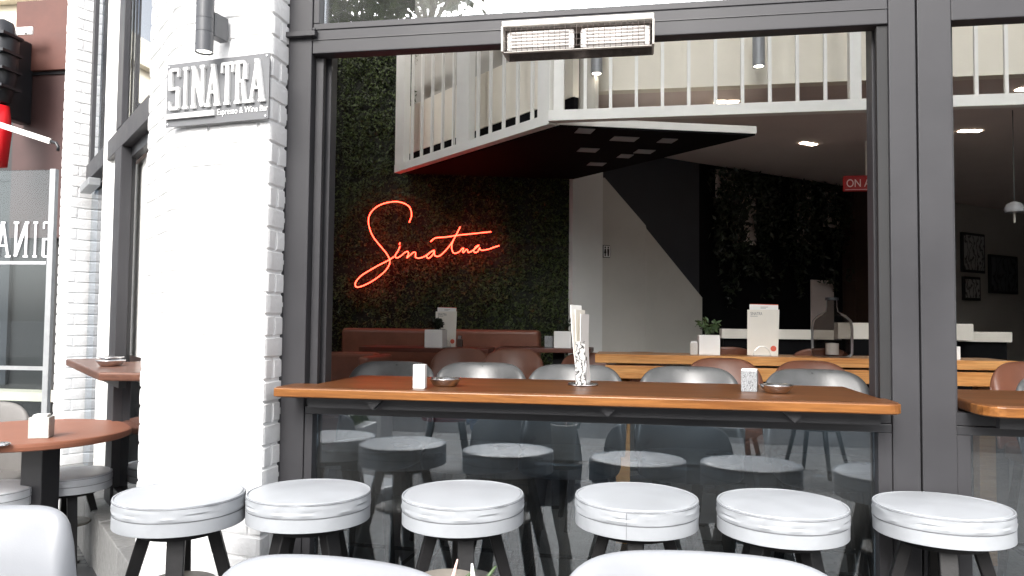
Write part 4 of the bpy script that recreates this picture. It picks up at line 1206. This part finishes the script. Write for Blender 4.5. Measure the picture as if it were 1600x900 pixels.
# framed pictures far right
def picture(label, s0, s1, z0, z1, m):
    t = thing('framed_picture', label, 'picture', tuple(W((s0 + s1) / 2, -.075, z0)), math.atan2(WD.y, WD.x), 'framed pictures on the far right wall')
    w, h = s1 - s0, z1 - z0
    obj('frame', B(-w / 2, w / 2, -.02, .01, 0, h), 'black_plastic', t, bevel=.003)
    obj('print', B(-w / 2 + .03, w / 2 - .03, -.024, -.0205, .03, h - .03), m, t)
picture('framed picture with pale shapes beside the right window post', 5.50, 5.99, 1.93, 2.40, 'photo_b')
picture('square dark framed picture in the middle of the far right wall', 6.10, 6.75, 1.70, 2.17, 'photo_a')
picture('small framed picture below the pale one on the far right wall', 5.52, 5.88, 1.60, 1.88, 'photo_b')
pdl = thing('bowl_lamp', 'small pale bowl lamp hanging in the right bay', 'lamp', (2.44, 3.0, 2.06))
obj('shade', lathe([(.055, 0), (.06, .02), (.045, .055), (.015, .07), (0, .072)], 24), 'tile_grey', pdl, smooth=True)
obj('cord', tube([(0, 0, .07), (0, 0, .685)], .003, 6), 'black_plastic', pdl)
obj('pull', tube([(0, 0, .05), (0, 0, -.07)], .006, 6), 'grey_wall', pdl)
bx = thing('planter', 'white cube on the light table at the edge of the right bay', 'planter', (1.665, 1.98, 1.123))
obj('pot', B(-.03, .03, -.03, .03, .0005, .07), 'pot', bx, bevel=.002)

# ================================================================== FOREGROUND PLANTER
fp = thing('flower_pot', 'small pale pot with pink and green shoots at the bottom edge', 'flower pot', (-0.36, -1.06, 0))
obj('pot', lathe([(0, .64), (.05, .64), (.062, .80), (.066, .815), (.060, .82), (.055, .805), (0, .80)], 32), 'plate', fp, smooth=True)
obj('stand', lathe([(0, .006), (.12, .006), (.12, .02), (.02, .03), (.02, .60), (.09, .62), (.09, .639), (0, .639)], 24), 'frame_dark', fp)
M['petal'] = mat('pale_pink_petal', (0.75, 0.5, 0.45), 0.6, var=0.1)
for (x, y, z, dx, h, m, r) in ((.008, 0, .80, .012, .058, 'petal', .006), (.052, 0, .80, -.004, .052, 'pot', .008), (.064, 0, .80, .03, .050, 'leaf_pot', .008), (.02, .02, .80, .03, .035, 'leaf_pot', .007)):
    b_ = bmesh.new(); pr = [0.3, 1, 1, .5, .1]; pts_ = []
    n_ = 6
    bm2 = b_
    tube([(x, y, z), (x + dx * .4, y, z + h * .5), (x + dx, y, z + h)], r, 7, bm2, r2=r * .25)
    obj('shoot', bm2, m, fp, smooth=True)

# ================================================================== LEFT: GLASS SCREEN
gs = thing('glass_screen', 'tall glass windbreak with mirrored white capitals at the left edge', 'glass screen', (-4.42, 2.60, 0), R(4))
obj('edge_post', B(-.035, .012, -.02, .02, .0, 2.43), 'steel_post', gs, bevel=.003)
pn = obj('pane', B(-2.4, -.036, -.005, .005, 0.10, 2.425), 'glass_screen', gs)
obj('mid_rail', B(-2.4, -.036, -.012, -.0055, .895, .925), 'steel_post', gs)
obj('bottom_rail', B(-2.4, -.036, -.02, .02, .02, .0995), 'steel_post', gs)
xs = .012
for ch, w in zip('SINATRA', (.10, .065, .125, .135, .13, .13, .135)):
    bm = letter(ch, w, .275, 0, .002, .8)
    for q in bm.verts: q.co.x = -q.co.x
    obj('letter', bm, 'decal', gs, (xs, -.0085, 1.752))
    xs -= w + .022
obj('rule', B(-.5, -.05, -.009, -.006, 1.70, 1.722), 'decal', gs)
pole = tag(obj('drain_pipe', tube([(-4.62, 3.25, 0), (-4.62, 3.25, 3.12)], .035, 14), 'white_wall'), 'thin pale vertical pipe just left of the narrow pillar', 'pipe')

# awning arms
aw = thing('awning_arm', 'white steel awning arm slanting to a hook by the narrow pillar', 'awning arm')
obj('arm', bar((-6.9, 3.6, 3.40), (-5.36, 3.6, 2.912), .02, .05), 'white_metal', aw)
obj('hook', tube([(-5.36, 3.6, 2.912), (-5.30, 3.6, 2.895), (-5.275, 3.6, 2.855), (-5.28, 3.6, 2.82)], .014, 8), 'black_plastic', aw, smooth=True)
for k in range(4):
    x = -6.6 + .35 * k
    b_ = bmesh.new(); tube([(x, 3.585, 3.40 - (x + 6.9) * .317), (x, 3.58, 3.40 - (x + 6.9) * .317)], .009, 8, b_); obj('bolt', b_, 'chrome', aw)
aw2 = thing('awning_arm', 'short white steel bracket on the rust brown building', 'awning arm')
obj('arm', bar((-7.6, 4.85, 4.515), (-6.74, 4.85, 4.504), .02, .085), 'white_metal', aw2)
b_ = bmesh.new(); tube([(-6.82, 4.835, 4.49), (-6.82, 4.82, 4.49)], .02, 10, b_); obj('bolt', b_, 'chrome', aw2)

# background building
bb = thing('brown_building', 'rust brown clad building behind the glass screen at the left', 'building')
obj('wall', B(-12, -5.2, 5.30, 5.6, 0, 2.9), 'dark_shop', bb)
obj('lower_cladding', B(-7.20, -5.2, 5.12, 5.29, 2.2, 4.12), 'clad_low', bb)
obj('upper_cladding', B(-7.16, -5.2, 5.06, 5.29, 4.125, 4.95), 'clad_up', bb, bevel=.006)
obj('cladding_seam', B(-7.2, -5.2, 5.10, 5.119, 4.09, 4.124), 'frame_dark', bb)
obj('wall', B(-12, -7.21, 5.28, 5.6, 2.901, 3.9), 'dark_shop', bb)
obj('window', B(-11.5, -7.3, 5.25, 5.29, 0.5, 2.4), 'navy', bb)
obj('sill', B(-11.5, -5.4, 5.0, 5.29, 0.35, .45), 'render_pale', bb)
pb = thing('pale_building', 'pale cream rendered building rising behind the brown one', 'building')
obj('wall', B(-16, -4.2, 9.0, 9.5, 0, 7.5), 'render_pale', pb)
obj('cornice', B(-16.1, -4.1, 8.8, 8.99, 6.8, 7.2), 'render_pale', pb)
for k in range(4): obj('window', B(-15 + k * 2.6, -14 + k * 2.6, 8.93, 8.99, 4.4, 6.0), 'navy', pb)
rl = thing('street_lantern', 'black street lantern with a red glass cut off at the top left', 'lantern', (-6.88, 4.6, 0))
obj('housing', lathe([(0, 4.55), (.10, 4.5), (.16, 4.3), (.15, 3.9), (.10, 3.62), (0, 3.6)], 20), 'black_plastic', rl, smooth=True)
obj('red_glass', lathe([(0, 3.59), (.09, 3.58), (.12, 3.3), (.09, 2.92), (0, 2.9)], 20), 'red_plastic', rl, smooth=True)
obj('mount', B(-.2, -.06, .05, .50, 3.5, 4.45), 'black_plastic', rl, bevel=.02)
for k in range(4): obj('rib', B(-.17, .17, -.17, .1, 3.75 + k * .19, 3.78 + k * .19), 'black_plastic', rl)

# ================================================================== ACROSS THE STREET (seen in the glass)
ob = thing('opposite_building', 'pale rendered building across the street, mirrored in the glass', 'building')
obj('wall', B(-14, 14, -19, -18, 0, 6.6), 'facade_opp', ob)
obj('cornice', B(-14.2, 14.2, -18, -17.8, 6.2, 6.6), 'facade_opp', ob)
for k in range(9):
    w_ = obj('window', B(-12.5 + k * 3, -11.2 + k * 3, -17.98, -17.92, 3.4, 5.4), 'navy', ob)
    obj('window', B(-12.9 + k * 3, -10.8 + k * 3, -17.98, -17.92, .3, 2.6), 'dark_shop', ob)
def tree(label, x, y, trunk_h, r, n, seed):
    t = thing('street_tree', label, 'tree', (x, y, 0), group='trees across the street')
    rn = random.Random(seed)
    bm = bmesh.new()
    tube([(0, 0, -.05), (.05, .03, trunk_h * .5), (0, .08, trunk_h)], .14, 9, bm, r2=.07)
    pts = []
    for k in range(9):
        a = rn.uniform(0, 6.28); e = rn.uniform(.2, 1.2)
        tip = Vector((math.cos(a) * math.cos(e), math.sin(a) * math.cos(e), math.sin(e))) * r * rn.uniform(.6, 1) + Vector((0, 0, trunk_h + r * .1))
        tube([(0, .08, trunk_h - .2), tip * .5 + Vector((0, 0, trunk_h * .5)), tip], .05, 6, bm, r2=.01)
        for q in range(n // 9):
            pts.append(tip + Vector((rn.gauss(0, 1), rn.gauss(0, 1), rn.gauss(0, .8))) * r * .27)
    obj('trunk', bm, 'bark', t, smooth=True)
    obj('crown', leaf_cloud(bmesh.new(), pts, .11, None, 1, rn), 'leaf_tree', t)
tree('leafy street tree mirrored at the left end of the transom glass', -5.5, -10, 6.1, 1.3, 4000, 4)
tree('thinner street tree mirrored near the middle of the transom glass', -3.8, -10.5, 6.7, 1.0, 2600, 9)

bm = bmesh.new()
bm.faces.new([bm.verts.new(p) for p in ((-60, -15, .004), (60, -15, .004), (60, -6.0, .004), (-60, -6.0, .004))])
M['asphalt'] = mat('dark_asphalt', (0.045, 0.045, 0.047), 0.8, var=0.2, scale=20, bump=0.2, bscale=150)
struct(obj('added_road', bm, 'asphalt'))  # dark strip added out of view to darken the lower window's reflection
M['blue_seat'] = mat('blue_leather', (0.03, 0.07, 0.16), 0.4, var=0.1)
M['red_cloth'] = mat('dark_red_fabric', (0.22, 0.012, 0.014), 0.8, var=0.1)
for k, (x, y, lb) in enumerate(((-2.55, -3.3, 'white flower trough mirrored at the left end of the lower window'), (-2.75, -4.3, 'white flower trough standing farther out, mirrored in the lower window'))):
    t = thing('flower_trough', lb, 'planter', (x, y, 0), 0, 'white flower troughs on the street')
    obj('trough', B(-.4, .4, -.17, .17, .004, .46), 'pot', t, bevel=.01)
    obj('panel', B(-.34, .34, .171, .18, .06, .40), 'white_wall', t, bevel=.004)
    rn = random.Random(k)
    obj('plant', leaf_cloud(bmesh.new(), [(rn.uniform(-.36, .36), rn.uniform(-.13, .13), .46 + abs(rn.gauss(0, .07))) for _ in range(260)], .04, None, 1, rn), 'leaf_tree', t)
make_chair('armchair', 'blue leather chair out on the street, mirrored in the lower window', 'blue_seat', .46, .40, .48, 'street chairs mirrored in the window', (-1.15, -3.6, 0), R(150))
make_chair('armchair', 'dark red chair out on the street, mirrored in the lower window', 'red_cloth', .46, .40, .48, 'street chairs mirrored in the window', (-1.75, -4.2, 0), R(170))
make_chair('armchair', 'taupe chair out on the street, mirrored right of centre in the lower window', 'leather_taupe', .46, .40, .48, 'street chairs mirrored in the window', (0.75, -3.9, 0), R(200))
make_chair('armchair', 'black chair out on the street, mirrored at the right of the lower window', 'black_wood', .46, .40, .48, 'street chairs mirrored in the window', (1.5, -4.4, 0), R(215))
